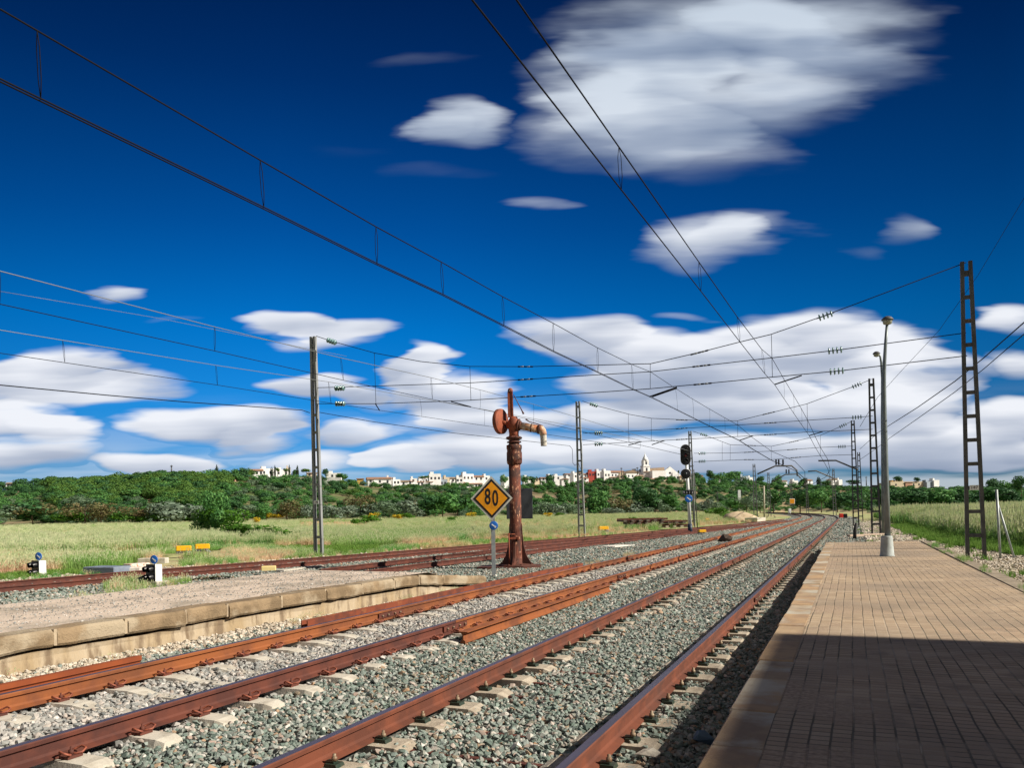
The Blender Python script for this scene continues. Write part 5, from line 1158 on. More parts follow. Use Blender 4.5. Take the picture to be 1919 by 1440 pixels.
# near flowering clump, wind blown tree and low shrubs
for (u, v, z, h, w_, k, lb) in [(672, 984, 110, 17, 26, 'bright', 'low green bush at the left of the flowering clump'), (704, 984, 112, 24, 44, 'bright', 'wide bright green bush in the flowering clump right of the mast'), (703, 973, 118, 16, 20, 'broom', 'orange yellow broom bush atop the clump right of the mast'), (744, 974, 130, 12, 20, 'broom', 'pale yellow bush right of the flowering clump'), (758, 972, 130, 12, 24, 'bright', 'small green bush near the pale yellow one'),
      (845, 976, 120, 9, 20, 'bright', 'tiny green tuft shrub left of the speed sign'), (483, 982, 105, 16, 14, 'broom', 'small yellow green shrub between wind blown tree and mast'), (882, 970, 140, 12, 20, 'broom', 'yellowish shrub beneath the speed sign trees'), (1026, 969, 140, 9, 16, 'broom', 'yellow green shrub right of the dark board'), (1050, 968, 150, 8, 14, 'bright', 'green shrub between the dark board and the second mast'),
      (1342, 968, 125, 20, 34, 'bright', 'fresh green bush right of the main signal'), (1364, 972, 115, 14, 24, 'bright', 'fresh green bush beside the straw mound'), (1064, 999, 62, 14, 13, 'bright', 'small green shrub in the straw left of the second mast'), (1188, 980, 85, 14, 16, 'bright', 'small green shrub in the tall grass left of the old track panels')]:
    tree(u, v, z, h, w_, k, lb, 'bush', 'low shrubs in the field')
for i, (u, v, z, h, w_, k) in enumerate([(405, 1002, 60, 76, 62, 'green')]):
    b = D(u, v, z); s_ = z/F; o = empty('wind_blown_tree', b, 'dark green tree alone in the field, crown tossed by wind', 'tree')
    for j, (dx, dz, w2, h2) in enumerate([(0, 4, 74, 90), (14, 2, 70, 54), (-14, 0, 52, 60)]):
        c = bpy.data.objects.new('crown', crown_mesh('crown_wind', 'green' if j != 1 else 'bright', 700+j, .028, 2200, 10, 'bush')); put(c, o); c.location = (dx*s_, 0, dz*s_); c.scale = (w2*s_*1.2, w2*s_, h2*s_*1.15)
    t = bpy.data.objects.new('trunk', TK); put(t, o); t.scale = (h*s_*.8,)*3
for (u, v, z, h, w_, lb) in [(470, 1010, 52, 34, 90, 'leafy green thicket spreading right of the wind blown tree'), (515, 1012, 50, 26, 70, 'lower green thicket left of the big mast'), (560, 1006, 55, 16, 60, 'thin green thicket running up to the big mast')]:
    tree(u, v, z, h, w_, 'bright', lb, 'bush', 'low shrubs in the field')
# ridge trees, each one told apart against the sky
RIDGE = [(8, 920, 18, 30, 'dark', 'dark tree at the left edge of the ridge'), (46, 918, 22, 26, 'dark', 'dark crown right of the first white roof'), (64, 916, 20, 26, 'dark', 'round dark crown on the left ridge'), (92, 920, 28, 26, 'dark', 'highest dark pine left of the pine hill'), (110, 922, 30, 24, 'dark', 'dark pine beside the highest one'), (130, 922, 18, 28, 'pine', 'lower pine at the left slope of the hill'),
    (407, 898, 25, 9, 'cypress', 'pointed dark conifer at the right end of the pine wood'), (425, 899, 18, 18, 'green', 'round green tree right of the pointed conifer'), (438, 899, 20, 18, 'green', 'round tree above the brown terrace wall'), (452, 898, 22, 18, 'dark', 'dark round tree left of the long white villa'), (470, 895, 18, 20, 'pine', 'tree behind the left end of the long white villa'),
    (510, 893, 16, 7, 'cypress', 'first slim cypress rising behind the villa'), (516, 892, 20, 4, 'cypress', 'slimmest cypress above the villa roof'), (521, 893, 17, 7, 'umbrella', 'palm like tree by the slim cypress'), (537, 892, 14, 10, 'umbrella', 'flat topped pine right of the villa roof'), (543, 892, 20, 4, 'cypress', 'cypress at the right corner of the villa'), (551, 894, 14, 10, 'dark', 'dark tree beyond the right corner of the villa'), (558, 893, 20, 6, 'cypress', 'pair topping conifer left of the mast'),
    (575, 892, 13, 18, 'umbrella', 'umbrella pine left of the big mast'), (612, 893, 15, 10, 'dark', 'dark conifer just right of the big mast top of the ridge'), (645, 902, 14, 26, 'green', 'rounded green crown above the pale cliff'), (797, 901, 8, 22, 'umbrella', 'umbrella pine over the village roofs'), (855, 903, 8, 3, 'cypress', 'small cypress among the village houses'), (945, 907, 18, 12, 'green', 'green crown right of the speed sign on the skyline'), (985, 908, 18, 14, 'green', 'green crown right of the crane column'),
    (1000, 908, 16, 14, 'dark', 'dark crown right of the crane column'), (1030, 908, 18, 18, 'dark', 'dark crown in the skyline left of the second mast'), (1272, 893, 11, 3, 'umbrella', 'palm on the skyline right of the church'), (1310, 903, 18, 20, 'dark', 'crown just right of the signal against the sky'), (1331, 903, 23, 13, 'dark', 'lollipop shaped tree on the skyline right of the signal'), (1345, 905, 20, 24, 'green', 'green crown left of the small white house'),
    (1370, 905, 21, 36, 'green', 'large green crown right of the small white house'), (1392, 905, 14, 20, 'olive', 'olive green crown left of the blue grey shed'), (1425, 908, 16, 16, 'dark', 'dark crown right of the blue grey shed'), (1458, 910, 20, 16, 'green', 'green crown among the far masts'), (1505, 912, 16, 18, 'dark', 'dark crown behind the right far masts'), (1535, 912, 18, 9, 'cypress', 'dark conifer left of the mast with the arm'), (1548, 912, 12, 16, 'green', 'green crown beside that conifer'),
    (1596, 908, 8, 22, 'dark', 'low dark crown behind the mast with the arm'), (1681, 903, 10, 14, 'dark', 'round dark tree over the long industrial roof'), (1718, 903, 8, 10, 'dark', 'small dark tree over the industrial roof')]
for (u, v, h, w_, k, lb) in RIDGE:
    tree(u, v+3, ridge_z(u)+(4 if k != 'cypress' else 0), h+4, w_*1.1, k, lb, 'tree', 'trees along the skyline')
# tall hedge and trees at the right
RT = [(1700, 958, 105, 44, 80, 'dark', 'dark bushy mass right of the platform lamp'), (1660, 958, 110, 50, 50, 'dark', 'dark tree behind the lamp pole'), (1745, 958, 105, 46, 80, 'green', 'green bushy mass between lamp and right mast'), (1790, 957, 105, 44, 70, 'dark', 'dark bushy mass left of the right mast'), (1850, 956, 100, 46, 70, 'dark', 'dark bushy mass right of the right mast'), (1868, 930, 150, 36, 26, 'dark', 'taller dark conifer behind the fence post'),
      (1892, 932, 150, 34, 34, 'green', 'lighter green crown right of the fence post'), (1915, 930, 130, 40, 26, 'dark', 'dark tree at the right edge of the view'), (1900, 955, 100, 44, 60, 'dark', 'dark hedge at the lower right edge'), (1600, 960, 180, 40, 60, 'dark', 'dark tree behind the mast with the arm'), (1500, 959, 260, 46, 70, 'dark', 'dark grove behind the orange square sign'), (1540, 958, 240, 42, 60, 'green', 'green grove right of the orange square sign'), (1450, 959, 270, 44, 60, 'green', 'green grove left of the orange square sign'), (1570, 958, 230, 38, 50, 'dark', 'dark grove behind the far cantilevered mast'), (1425, 959, 250, 40, 44, 'olive', 'olive grove behind the far spanning mast')]
for (u, v, z, h, w_, k, lb) in RT: tree(u, v, z, h, w_, k, lb, 'tree', 'trees beyond the curve and at the right')

# ------------------------------------------------------------------ village
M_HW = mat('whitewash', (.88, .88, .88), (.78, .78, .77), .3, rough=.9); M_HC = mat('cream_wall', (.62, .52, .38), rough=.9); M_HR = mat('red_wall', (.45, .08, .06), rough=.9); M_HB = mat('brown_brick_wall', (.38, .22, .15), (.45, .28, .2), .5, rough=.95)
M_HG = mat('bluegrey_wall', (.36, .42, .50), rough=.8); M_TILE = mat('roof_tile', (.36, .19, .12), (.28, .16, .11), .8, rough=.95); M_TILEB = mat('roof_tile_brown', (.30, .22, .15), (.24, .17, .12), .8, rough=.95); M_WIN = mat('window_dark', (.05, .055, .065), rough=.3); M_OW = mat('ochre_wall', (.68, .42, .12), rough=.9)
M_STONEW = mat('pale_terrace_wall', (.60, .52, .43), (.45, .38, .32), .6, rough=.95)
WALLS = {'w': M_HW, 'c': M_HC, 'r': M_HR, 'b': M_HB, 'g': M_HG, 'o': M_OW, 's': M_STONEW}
def house(u, vb, wpx, hpx, wall, roof, label, nwin=3, turn=0., depth=None, dz=0, cat='house', deep=.8):
    z = (ridge_z(u)+(26 if vb < 899 else 12 if vb < 905 else 2)) if depth is None else depth
    k = z/F; b = D(u, vb, z); W = wpx*k; Hh = hpx*k; hs = random.Random(label); roof = 't' if (roof == 'x' and wall == 'w' and wpx > 9 and hs.random() < .22) else roof; wpx *= 1.02; hpx *= 1.08; W = wpx*k; Hh = hpx*k
    o = empty('village_house' if cat == 'house' else cat.replace(' ', '_'), b, label, cat, 'buildings of the hill village', PSI*.6+turn+hs.uniform(.30, .62)); Dp = max(5, W*deep)
    Dp = min(Dp, 12); rh = 0
    if roof in ('t', 'T', 'g'): rh = Hh*.28
    m = MB(); m.box((0, Dp/2, (Hh-rh)/2-2.5), (W, Dp, Hh-rh+5)); m.build('wall', WALLS[wall], o)
    zt = Hh-rh; m = MB()
    if roof in ('t', 'T'): m.prism([(-Dp/2-.5, 0), (Dp/2+.5, 0), (0, rh)], -W/2-.3, W/2+.3, 0, Matrix.Translation((0, Dp/2, zt+.01)) @ Matrix.Rotation(R(90), 4, 'Z') @ Matrix.Rotation(R(90), 4, 'X'))
    elif roof == 'g': m.prism([(-W/2-.4, 0), (W/2+.4, 0), (0, rh)], -Dp-.4, .4, 0, Matrix.Translation((0, 0, zt+.01)) @ Matrix.Rotation(R(90), 4, 'X'))
    else:
        m.box((0, .15, zt+.2), (W+.1, .3, .4)); m.box((W/2-.1, Dp/2, zt+.2), (.3, Dp, .4)); m.box((-W*.22, Dp*.6, zt+.8), (W*.3, 3, 1.6))
    m.build('roof', M_TILE if roof == 't' else M_TILEB if roof in 'Tg' else WALLS[wall], o)
    if nwin:
        rows = 2 if zt > 5.2 else 1
        for r_ in range(rows):
            for i in range(nwin):
                q = MB(); x = -W/2+W*(i+.7+.15*((i*7+r_) % 3))/(nwin+.6); q.box((x, -.03, zt*(.55 if rows == 1 else .28+.42*r_)), (1.0, .08, 1.3)); q.build('window', M_WIN, o)
    return o
V = [(24, 914, 22, 9, 'w', 'T', 'white house with brownish roof among trees at the far left ridge', 3), (151, 911, 11, 6, 'w', 'x', 'single pale roof box peeping over the trees left of the pine hill', 0),
 (482, 892, 22, 12, 'w', 't', 'left wing of the long white villa with a red roof', 3), (502, 893, 26, 12, 'w', 'x', 'middle part of the white villa with a small tower', 2), (530, 893, 30, 10, 'w', 'x', 'right wing of the white villa', 2), (541, 898, 8, 18, 'c', 'x', 'sunlit cream gable end of the villa', 0),
 (452, 896, 22, 6, 'g', 'x', 'low grey glazed building left of the villa', 2), (585, 893, 18, 7, 'c', 'T', 'low brown roofed house left of the big mast', 2), (625, 897, 26, 8, 'w', 'x', 'white house right of the big mast', 1), (676, 902, 12, 5, 'o', 't', 'small orange house before the red roofed long one', 0),
 (712, 909, 44, 14, 'w', 't', 'long white house with a dark red hipped roof', 3), (744, 910, 14, 9, 'w', 'x', 'white flat house adjoining the long red roofed one', 2), (758, 911, 16, 10, 'w', 'T', 'white house in shade with brown roof right of it', 1), (770, 908, 12, 7, 'w', 't', 'small white gabled house beyond', 1), (785, 911, 20, 9, 'w', 't', 'house with broad red porch roof', 3), (800, 904, 14, 6, 'w', 'x', 'white cube under the umbrella pine', 1),
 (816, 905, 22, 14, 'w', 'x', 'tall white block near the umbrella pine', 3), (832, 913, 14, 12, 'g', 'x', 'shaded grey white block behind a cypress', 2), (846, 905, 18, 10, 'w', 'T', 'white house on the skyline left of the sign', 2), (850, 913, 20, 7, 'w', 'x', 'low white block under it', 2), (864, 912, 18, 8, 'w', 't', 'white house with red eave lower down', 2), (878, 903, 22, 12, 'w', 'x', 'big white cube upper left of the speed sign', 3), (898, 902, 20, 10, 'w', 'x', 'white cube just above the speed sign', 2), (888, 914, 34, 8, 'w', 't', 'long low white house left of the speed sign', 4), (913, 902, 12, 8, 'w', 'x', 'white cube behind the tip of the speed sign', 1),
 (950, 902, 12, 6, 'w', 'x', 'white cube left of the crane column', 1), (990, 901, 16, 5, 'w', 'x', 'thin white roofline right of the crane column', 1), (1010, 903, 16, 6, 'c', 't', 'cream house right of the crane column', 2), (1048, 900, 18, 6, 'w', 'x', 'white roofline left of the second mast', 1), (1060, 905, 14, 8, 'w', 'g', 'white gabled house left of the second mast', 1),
 (1068, 894, 14, 6, 'w', 't', 'small white house with red roof by the second mast', 1), (1080, 899, 10, 10, 'w', 'x', 'white house immediately left of the second mast', 1), (1098, 896, 9, 8, 'w', 't', 'white house left of the red house', 1), (1112, 896, 18, 10, 'r', 'x', 'dark red painted house on the village skyline', 3), (1125, 897, 13, 12, 'w', 'x', 'white cube directly right of the dark red house', 2), (1139, 899, 14, 14, 'w', 'x', 'taller white block right of the dark red house', 2), (1160, 897, 34, 14, 'w', 't', 'long white row with a thin red roof', 5), (1152, 900, 16, 6, 'w', 'x', 'low white wall before the long row', 1), (1170, 899, 17, 8, 'c', 'x', 'cream house with three dark openings', 3),
 (1186, 900, 26, 17, 'w', 'g', 'large white gabled house left of the church', 3), (1200, 902, 16, 11, 'c', 'T', 'tan roofed house at the foot of the church', 1), (1214, 898, 22, 9, 'g', 'x', 'bluish shaded building under the church', 0), (1228, 895, 9, 6, 'w', 'x', 'small white annex before the church', 0), (1222, 904, 34, 7, 'c', 't', 'long low tile roofed barn below the church', 2), (1248, 904, 30, 8, 'c', 't', 'second low tile roofed barn below the church', 0), (1268, 900, 14, 8, 'w', 'x', 'white house right of the church', 2), (1280, 902, 12, 10, 'c', 't', 'pinkish house behind the main signal', 1),
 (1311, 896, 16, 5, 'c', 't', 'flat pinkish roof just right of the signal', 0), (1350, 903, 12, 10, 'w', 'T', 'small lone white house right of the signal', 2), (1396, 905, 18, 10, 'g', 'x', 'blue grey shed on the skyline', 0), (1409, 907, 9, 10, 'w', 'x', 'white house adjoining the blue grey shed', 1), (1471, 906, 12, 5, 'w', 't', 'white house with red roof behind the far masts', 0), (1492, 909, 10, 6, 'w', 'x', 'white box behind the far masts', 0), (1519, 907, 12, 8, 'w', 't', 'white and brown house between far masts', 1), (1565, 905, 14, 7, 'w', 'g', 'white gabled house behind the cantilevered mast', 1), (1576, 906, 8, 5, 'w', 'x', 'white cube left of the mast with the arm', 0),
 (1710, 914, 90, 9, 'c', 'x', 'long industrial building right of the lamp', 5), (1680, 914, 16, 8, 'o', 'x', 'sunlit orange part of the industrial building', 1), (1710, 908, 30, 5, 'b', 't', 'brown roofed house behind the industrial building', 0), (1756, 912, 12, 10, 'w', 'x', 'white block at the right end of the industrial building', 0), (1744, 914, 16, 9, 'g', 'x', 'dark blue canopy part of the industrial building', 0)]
V += [(696, 905, 12, 7, 'w', 'T', 'small white house peeping left of the dark red hipped roof', 1), (730, 903, 12, 6, 'w', 'x', 'white cube above the long red roofed house', 1), (776, 905, 12, 6, 'w', 'x', 'white cube behind the broad red porch roof', 1), (792, 909, 12, 9, 'w', 'x', 'white block touching the red porch house', 2), (806, 911, 12, 9, 'w', 'T', 'white house in the second row under the tall block', 1), (822, 911, 10, 8, 'w', 'x', 'narrow white house by the cypress', 1), (838, 906, 10, 9, 'c', 'x', 'cream cube on the skyline left of the sign', 1),
 (862, 906, 14, 9, 'w', 'x', 'white cube between skyline houses left of the sign', 2), (870, 912, 12, 6, 'w', 't', 'tiny tile roofed white house left of the sign', 1), (1020, 901, 12, 6, 'w', 't', 'white house with red roof two roofs right of the crane', 1), (1034, 900, 12, 6, 'w', 'x', 'white cube midway between dark board and second mast', 1), (1088, 893, 12, 7, 'w', 'T', 'white house above and left of the dark red house', 1),
 (1098, 902, 12, 7, 'w', 'x', 'low white cube below and left of the red house', 1), (1130, 902, 14, 6, 'w', 't', 'low tiled white house under the taller white block', 1), (1148, 893, 14, 6, 'w', 'x', 'white cube peeping over the long tiled row', 1), (1178, 892, 12, 8, 'w', 'T', 'white house at the right end of the long tiled row', 1), (1196, 890, 14, 6, 'w', 'x', 'white parapet house left of the bell tower', 1), (1262, 896, 12, 6, 'w', 'x', 'white cube touching the church gable on its right', 1), (1290, 899, 12, 7, 'w', 't', 'white and red house behind the mast by the signal', 1), (1300, 903, 12, 6, 'w', 'x', 'low white cube right of the signal mast', 0)]
for h in V: house(*h)
# single small hut on the slope and pale huts
for (u, v, w_, h, z, lb) in [(518, 940, 10, 5, 250, 'tiny white hut among olives on the slope left of the mast'), (1747, 924, 7, 5, 260, 'tiny white hut on the slope left of the right mast'), (835, 928, 7, 6, 330, 'small white shed on the slope left of the speed sign')]:
    house(u, v, w_, h, 'w', 'g', lb, 1, 0, z, cat='hut')
def terr(u0, u1, vt, vb, z, mt, label, rz=0):
    a, b = D(u0, vb, z), D(u1, vb, z); hh = (vb-vt)*z/F; m = MB(); m.box((0, .6, hh/2-1), ((b-a).length, 1.2, hh+2)); q = m.build('terrace_wall', mt); q.location = (a+b)/2; q.rotation_euler = (0, 0, math.atan2(b.y-a.y, b.x-a.x)); tag(q, label, 'wall', 'terrace walls on the hill')
terr(495, 538, 896, 909, 335, M_STONEW, 'high pale streaked terrace wall below the villa'); terr(400, 441, 899, 907, 330, M_HB, 'brown brick terrace wall left of the villa'); terr(443, 455, 892, 901, 336, M_HB, 'short tall brown wall left of the glazed building'); terr(553, 584, 895, 901, 345, M_STONEW, 'low pale wall right of the villa')
terr(598, 640, 896, 902, 352, M_HW, 'white wall right of the big mast')
# church
zc = 500; kz = zc/F; b = D(1230, 897, zc); ch = empty('village_church', b, 'large white church with bell tower and brown tiled nave above the village', 'church', None, PSI*.6+.42)
m = MB(); m.box((0, 12, 1), (9.5*1.0, 34, 7)); m.box((6.5, 4, -.5), (8, 10, 9)); m.box((-8, 8, .5), (18, 10, 7)); m.build('nave', M_HW, ch)
m = MB(); m.prism([(-8.6, 0), (8.6, 0), (0, 6.2)], -.8, .8, 0, Matrix.Translation((8.6, -1.2, 1.0)) @ Matrix.Rotation(R(90), 4, 'X')); m.box((8.6, -1.2, -2), (15.6, 1.6, 6)); m.build('gable_front', M_HW, ch)
m = MB(); m.add([(-9, -1, 4.2), (5.5, -1, 3.4), (5.5, -1, 3.4), (8.6, 6, 7.2), (-7.5, 6, 6.4), (-9, 13, 4), (5.5, 13, 3.4)], [(0, 1, 3, 4), (4, 3, 6, 5)]); m.box((-2, 6, 3.2), (13, 13, 1.2), taper=(.9, .3)); m.build('nave_roof', M_TILEB, ch, fix=False)
for x, z in ((6.5, 0.5), (10.8, .5), (8.6, 3.2)):
    m = MB(); m.box((x, -2.03, z), (1.5, .1, 1.2)); m.build('window', M_WIN, ch)
m = MB(); m.box((-6.3, 2, 2), (4.4, 4.4, 11)); m.box((-6.3, 2, 7.7), (4.9, 4.9, .5)); m.box((-6.3, 2, 9.6), (3.5, 3.5, 3.4)); tw = m.build('bell_tower', M_HW, ch)
m = MB(); m.lathe([(2.2, 11.2), (1.6, 12.6), (.7, 14.2), (.15, 15.4), (.08, 17)], 8, 0, Matrix.Translation((-6.3, 2, 0))); m.build('spire', M_HW, tw)
for x in (-6.3,):
    m = MB(); m.box((x, -.22, 5.6), (1.1, .1, 2)); m.box((x, .22, 9.6), (1.0, .1, 1.8)); m.build('belfry_opening', M_WIN, tw)
# antenna masts on the skyline
for (u, vb, vt, lb) in [(322, 884, 872, 'thin lattice antenna over the pine hill'), (1195, 884, 876, 'thin antenna left of the church tower'), (1165, 885, 877, 'thin dark pole on the village roofs'), (1624, 905, 893, 'small dark chimney pole on the right skyline')]:
    z = ridge_z(u)+8; b = D(u, vb, z); m = MB(); m.tube([vx(0, 0, -2), vx(0, 0, (vb-vt)*z/F)], [.35, .2], 6); m.box((0, 0, (vb-vt)*z/F*.8), (1.4, .3, .3)); q = m.build('antenna', M_GALV_D); q.location = b; tag(q, lb, 'antenna')

# ------------------------------------------------------------------ grass
def tuft_mesh(name, mt, seed, n, h, spread, wd, lean=.35, heads=None):
    r_ = random.Random(seed); vs = []; fs = []; ms = []
    for _ in range(n):
        a = r_.uniform(0, 6.28); rr = spread*math.sqrt(r_.random()); x, y = rr*math.cos(a), rr*math.sin(a); hh = h*r_.uniform(.55, 1.1); la = r_.uniform(0, 6.28); ll = hh*lean*r_.uniform(.1, 1); w2 = wd*r_.uniform(.7, 1.3)
        tx, ty = math.cos(la+1.57)*w2, math.sin(la+1.57)*w2; k = len(vs)
        vs += [(x-tx, y-ty, -.03), (x+tx, y+ty, -.03), (x+math.cos(la)*ll*.4+tx*.8, y+math.sin(la)*ll*.4+ty*.8, hh*.6), (x+math.cos(la)*ll*.4-tx*.8, y+math.sin(la)*ll*.4-ty*.8, hh*.6), (x+math.cos(la)*ll, y+math.sin(la)*ll, hh)]
        fs += [(k, k+1, k+2, k+3), (k+3, k+2, k+4)]; ms += [0, 0]
        if heads and r_.random() < heads:
            k = len(vs); cx, cy = x+math.cos(la)*ll, y+math.sin(la)*ll; g = wd*2.2
            vs += [(cx-g, cy, hh-.02), (cx+g, cy, hh-.02), (cx, cy, hh+.16*h), (cx, cy-g, hh-.02), (cx, cy+g, hh-.02)]; fs += [(k, k+1, k+2), (k+3, k+4, k+2)]; ms += [1, 1]
    me = bpy.data.meshes.new(name); me.from_pydata(vs, [], fs); me.materials.append(mt[0]); me.materials.append(mt[1])
    me.polygons.foreach_set('material_index', ms); me.update(); return me
GR = mat('grass_green', (.22, .40, .10), (.32, .46, .15), .6, .4, .6, c3=(.14, .36, .10), s3=.2, rough=.8, trans=.3, spec=.2)
GV = mat('grass_vivid', (.13, .27, .045), (.20, .33, .07), .8, rough=.8, trans=.3, spec=.2)
GS = mat('grass_straw', (.74, .56, .36), (.62, .48, .28), .9, .4, .6, c3=(.78, .54, .38), s3=.25, lo3=.5, hi3=.6, rough=.85, trans=.25, spec=.2)
GP = mat('grass_pale_heads', (.72, .72, .48), (.52, .62, .34), 1.1, rough=.85, trans=.3, spec=.2)
TUFTS = [tuft_mesh('tuft_green', (GR, GP), k, 46, .55, .28, .008, heads=.12) for k in range(2)]+[tuft_mesh('tuft_straw', (GS, GP), 10+k, 46, .55, .28, .007, .5, heads=.4) for k in range(2)]+[tuft_mesh('tuft_pale', (GR, GP), 20+k, 50, .75, .3, .007, heads=.9) for k in range(2)]+[tuft_mesh('tuft_vivid', (GV, GR), 30+k, 50, .4, .25, .011) for k in range(2)]
TC = source('grass_source', TUFTS)
def nn(x, y, s, a): return math.sin(x*s+a)*math.cos(y*s*1.3+a*2)+.6*math.sin(x*s*2.3+y*s*1.7+a)
def field(name, n, seed, pos, pick, size, label):
    r_ = random.Random(seed); P = []; I = []; Rt = []; S = []
    for _ in range(n):
        q = pos(r_)
        if q is None: continue
        X, Y, z = q; k = pick(X, Y, r_)
        if k is None: continue
        s_ = size(X, Y, k, r_); P.append((X, Y, z)); I.append(k*2+r_.randrange(2)); Rt.append((0, 0, r_.uniform(0, 6.28))); S.append((s_*1.15, s_*1.15, s_))
    scatter(name, P, I, Rt, S, TC, label)
sxa = [p.x for p in spath(SID[0][0])]; sya = [p.y for p in spath(SID[0][0])]
def sid_x(Y): return float(np.interp(Y, sya+[140], sxa+[-14]))
def off_side(X, Y): return sid_x(Y)-X          # metres to the left of the outer siding rail
MOT = [(G(u, v, -.1).x, G(u, v, -.1).y) for u, v in ((345, 1038), (380, 1034), (1131, 997), (1327, 978), (288, 1056), (200, 1075))]
def pos_near(r_):
    z = r_.uniform(22, 62); u = r_.uniform(-60, 1330); p = D(u, 1000, z); d = off_side(p.x, p.y)
    if d < .8: return None
    return (p.x, p.y, land_uz(u, max(z, 30)) if z > 30 else -.14)
def pick_near(X, Y, r_):
    d = off_side(X, Y); c = nn(X, Y, .22, 1.); far = Y > 45
    if d < 2.0: return 0 if (c > .2 and r_.random() < .4) else (1 if r_.random() < .12 else None)
    for mx_, my_ in MOT:
        ml_ = math.hypot(mx_, my_)
        if (X-mx_)**2+(Y-my_)**2 < 1.6 or (abs(X*my_-Y*mx_)/ml_ < .9 and 0 < ml_-math.hypot(X, Y) < 7): return None
    if Y < 24:
        if d < 4.5: return 3 if c > -.5 else 0
        if d < 11: return 1 if nn(X, Y, .45, 3.) > -.35 else 0
    if d < (15.5 if Y < 36 else 4) and not far: return (3 if c > .3 else 0) if c > -.3 else (1 if r_.random() < .45 else None)
    if uz_of(X, Y)[0] > 880: return r_.choice([1, 1, 1, 1, 2]) if nn(X, Y, .25, 5.) > -.95 else 0
    if d < 13 and not far: return 1 if nn(X, Y, .3, 3.) > .15 else 0
    if far: return r_.choice([1, 2, 0, 0]) if c > -.1 else 0
    return r_.choice([0, 0, 2, 1, 2]) if c > -.9 else 1
def size_near(X, Y, k, r_):
    d = off_side(X, Y); b = .3 if d < 2 else .38 if (Y < 24 and d < 4.5) or (24 <= Y < 36 and d < 15.5) or (Y >= 36 and d < 4) else .72 if d < 16 else .8
    return b*r_.uniform(.7, 1.3)
field('tall_grass', 19000, 11, pos_near, pick_near, size_near, 'dry and green grass growing beyond the sidings')
def pos_far(r_):
    u = r_.uniform(-60, 1420); z = 60+(edge_z(u)-58)*r_.random()**.8; p = D(u, 1000, z)
    if off_side(p.x, p.y) < 1.5: return None
    return (p.x, p.y, land_uz(u, z)-.02)
def pick_far(X, Y, r_):
    c = nn(X, Y, .045, 2.); u, z = uz_of(X, Y)
    if (560 < u < 690 and 95 < z < 150): return None if r_.random() < .8 else 1
    if u > 880: return (r_.choice([1, 1, 1, 2]) if nn(X, Y, .12, 1.) > -.8 else r_.choice([2, 0])) if z < 115 else r_.choice([2, 2, 1])
    if z < 95: return r_.choice([0, 0, 2, 2]) if c > -.6 else r_.choice([1, 2])
    return r_.choice([2, 2, 1, 0]) if c > -.2 else r_.choice([0, 2, 0])
field('field_grass', 17000, 12, pos_far, pick_far, lambda X, Y, k, r_: r_.uniform(.5, .85), 'meadow of pale and green grass in front of the hill')
# straw mound by the curve
def mound(name, u, v, z, w_, h, label, mt):
    b = D(u, v, z); k = z/F; r_ = random.Random(5); m = MB(); n = 18; vs = []; fs = []
    for i in range(7):
        a = i/6*math.pi/2
        for j in range(n):
            q = 2*math.pi*j/n; f = 1+.12*math.sin(q*3+i)+r_.uniform(-.05, .05); vs.append((w_*k/2*math.cos(a)*math.cos(q)*f, w_*k/2*math.cos(a)*math.sin(q)*f, h*k*math.sin(a)*(1+.1*math.sin(q*2))-.1))
    for i in range(6):
        for j in range(n): fs.append((i*n+j, i*n+(j+1) % n, (i+1)*n+(j+1) % n, (i+1)*n+j))
    m.add(vs, fs, 0, True); o = m.build(name, mt); o.location = b; tag(o, label, None, None, 'structure')
mound('earth_mound', 1385, 974, 105, 66, 15, 'mound of pale soil and straw by the curve', mat('straw_mound', (.56, .44, .31), (.44, .34, .22), .8, rough=.95, bump=.08, bscale=3))
# right of the line
def pos_right(r_):
    Y = r_.uniform(15, 72); X = r_.uniform(2.7, 26)
    u, z = uz_of(X, Y)
    if u > 2050: return None
    return (X, Y, -.14)
def rp_edge(Y): return float(np.interp(Y, [15, 22, 28, 33, 40, 60, 75], [5.2, 4.9, 5.0, 4.0, 3.3, 2.9, 2.8]))
def pick_right(X, Y, r_):
    d = X-rp_edge(Y)
    if d < 0: return 3 if r_.random() < .04 else None
    if d < 1.6: return 3
    if d < 3.2: return r_.choice([3, 0, 2])
    return r_.choice([2, 2, 0])
def size_right(X, Y, k, r_):
    d = X-rp_edge(Y); return (.7 if d < 0 else .75+.27*min(3.5, max(0, d)))*r_.uniform(.75, 1.15)*(.85 if k == 3 else 1)
field('tall_grass', 16000, 13, pos_right, pick_right, size_right, 'tall blurred grass with pale heads at the right')
def pos_rfar(r_):
    u = r_.uniform(1600, 2000); z = r_.uniform(62, 125); p = D(u, 1000, z); return (p.x, p.y, land_uz(u, z))
field('field_grass', 3500, 14, pos_rfar, lambda X, Y, r_: r_.choice([0, 2, 3]) if X > right_x(Y)+track_dx(Y)+3 else None, lambda X, Y, k, r_: r_.uniform(1.2, 2.1), 'grass running back to the dark trees at the right')
def pos_verge(r_):
    Y = r_.uniform(33, 100); X = r_.uniform(.4, 3.2); return (X, Y, -.16)
field('verge_grass', 700, 15, pos_verge, lambda X, Y, r_: 3 if nn(X, Y, .9, 1.) > .55 else None, lambda X, Y, k, r_: r_.uniform(.2, .45), 'short vivid grass patches between the right masts')
def pos_isl(r_):
    Y = r_.uniform(7, 16); a, b = -12.1, sid_x(Y)+1.9; X = r_.uniform(min(a, b), max(a, b)); return (X, Y, -.18)
field('verge_grass', 1100, 16, pos_isl, lambda X, Y, r_: (0 if r_.random() < .7 else 1) if nn(X, Y, .7, 4.) > .35 else None, lambda X, Y, k, r_: r_.uniform(.25, .5), 'scruffy grass between the island platform and the siding')
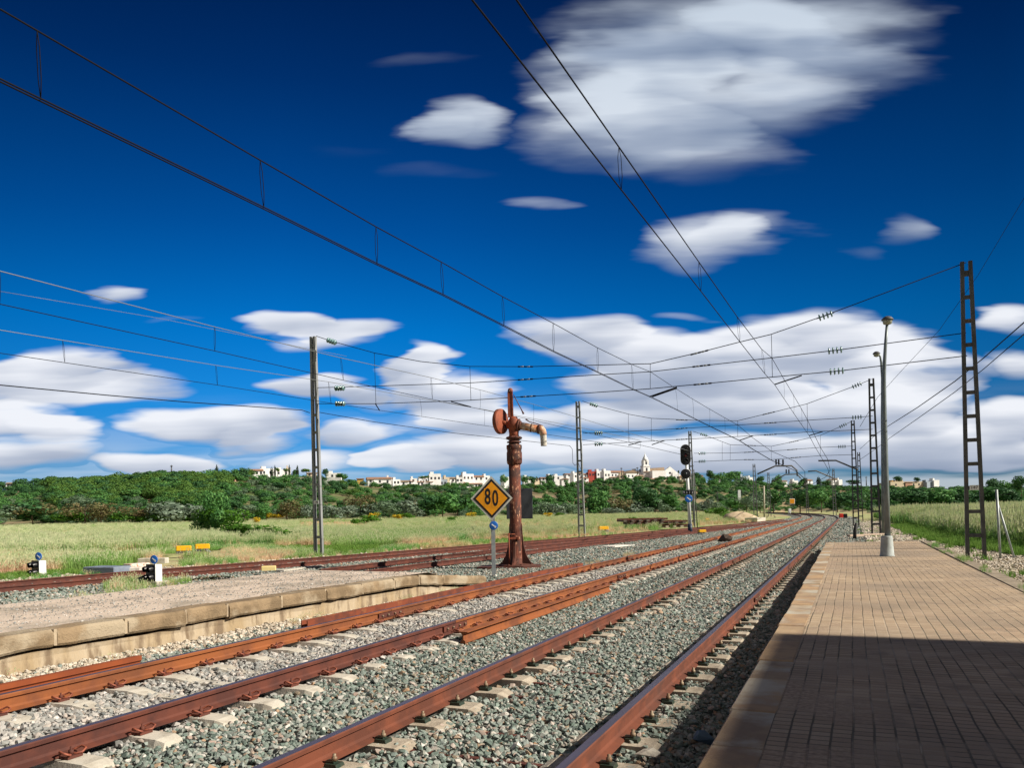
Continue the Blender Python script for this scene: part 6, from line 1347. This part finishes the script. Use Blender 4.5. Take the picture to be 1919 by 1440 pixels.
# pale gravel right of the platform and between the masts
stones('gravel', 9000, 12, 34, lambda y: 2.7, lambda y: rp_edge(y)+.6, .075, ROCK_W, 'pale rubble between the platform edge and the grass', zf=lambda x, y: -.13, avoid_rails=False)
stones('gravel', 7000, 33, 95, lambda y: .6, lambda y: rp_edge(y)+.3, .13, ROCK_W, 'pale gravel strip between the right hand masts', zf=lambda x, y: -.14, avoid_rails=False)
stones('gravel', 4200, 14, 34, lambda y: sid_x(y)-2.4, lambda y: sid_x(y)-.3, .085, ROCK_W, 'pale stones along the far side of the sidings', zf=lambda x, y: -.13, avoid_rails=False, dens=lambda x, y: 1. if nn(x, y, .5, 2.) > -.1 else .15)
stones('ballast', 9000, 8, 17, lambda y: sid_x(y)+1.2, lambda y: -12.0, .075, ROCK_G, 'ballast between siding and island platform', zf=lambda x, y: -.20, avoid_rails=False, dens=lambda x, y: 1. if x < -11.9 else 0.)

# ------------------------------------------------------------------ unseen building, added to cast the shade on the platform
st = empty('shade_building', (24, -1.5, 0), 'tall cream building out of view to the right, added to shade the platform', 'building')
M_SHADEW = mat('shade_building_wall', (.62, .52, .36), (.54, .45, .31), 1.2, rough=.9); WH = 13.66
m = MB(); m.box((0, 0, WH/2-.3), (11.6, 25.4, WH)); m.build('wall', M_SHADEW, st)
m = MB(); m.prism([(-6.2, 0), (6.2, 0), (0, 2.2)], -13.0, 13.0, 0, Matrix.Translation((0, 0, WH-.3)) @ Matrix.Rotation(R(90), 4, 'X')); m.build('roof', M_TILE, st)
for y in (-9, -4.5, 0, 4.5, 9):
    for z in (2.2, 6, 9.8):
        m = MB(); m.box((-5.84, y, z), (.12, 1.3, 2.0)); d_ = m.build('window', M_WIN, st); m = MB(); m.box((-5.88, y, z-1.1), (.24, 1.6, .12)); m.build('sill', M_CONC_W, d_)
# loose grit on the island platform
n_ = 5200; gy = rng.uniform(-1, 15, n_)**1; gx = rng.uniform(-12.1, -8.4, n_); grit_k = np.array([(x < wall_x(y)-.32) for x, y in zip(gx, gy)]); gx = gx[grit_k]; gy = gy[grit_k]
scatter('grit', np.stack([gx, gy, np.full(len(gx), IP-.004)], 1), rng.integers(0, 9, len(gx)), rng.uniform(-1, 1, (len(gx), 3))*[.5, .5, 3.14], .021*rng.lognormal(0, .35, len(gx)), ROCK_P, 'fine loose grit strewn on the island platform asphalt')

def pos_weed(r_):
    if r_.random() < .55:
        Y = r_.uniform(3.2, 31); return (2.33+r_.uniform(-.03, .25), Y, PT-.01)
    Y = r_.uniform(5, 30); return (wall_x(Y)+r_.uniform(.02, .35), Y, -.17)
field('weeds', 260, 21, pos_weed, lambda X, Y, r_: (0 if X > 0 else 1) if nn(X, Y, 1.3, 2.) > .1 else None, lambda X, Y, k, r_: r_.uniform(.10, .26), 'small weeds along the platform edges')
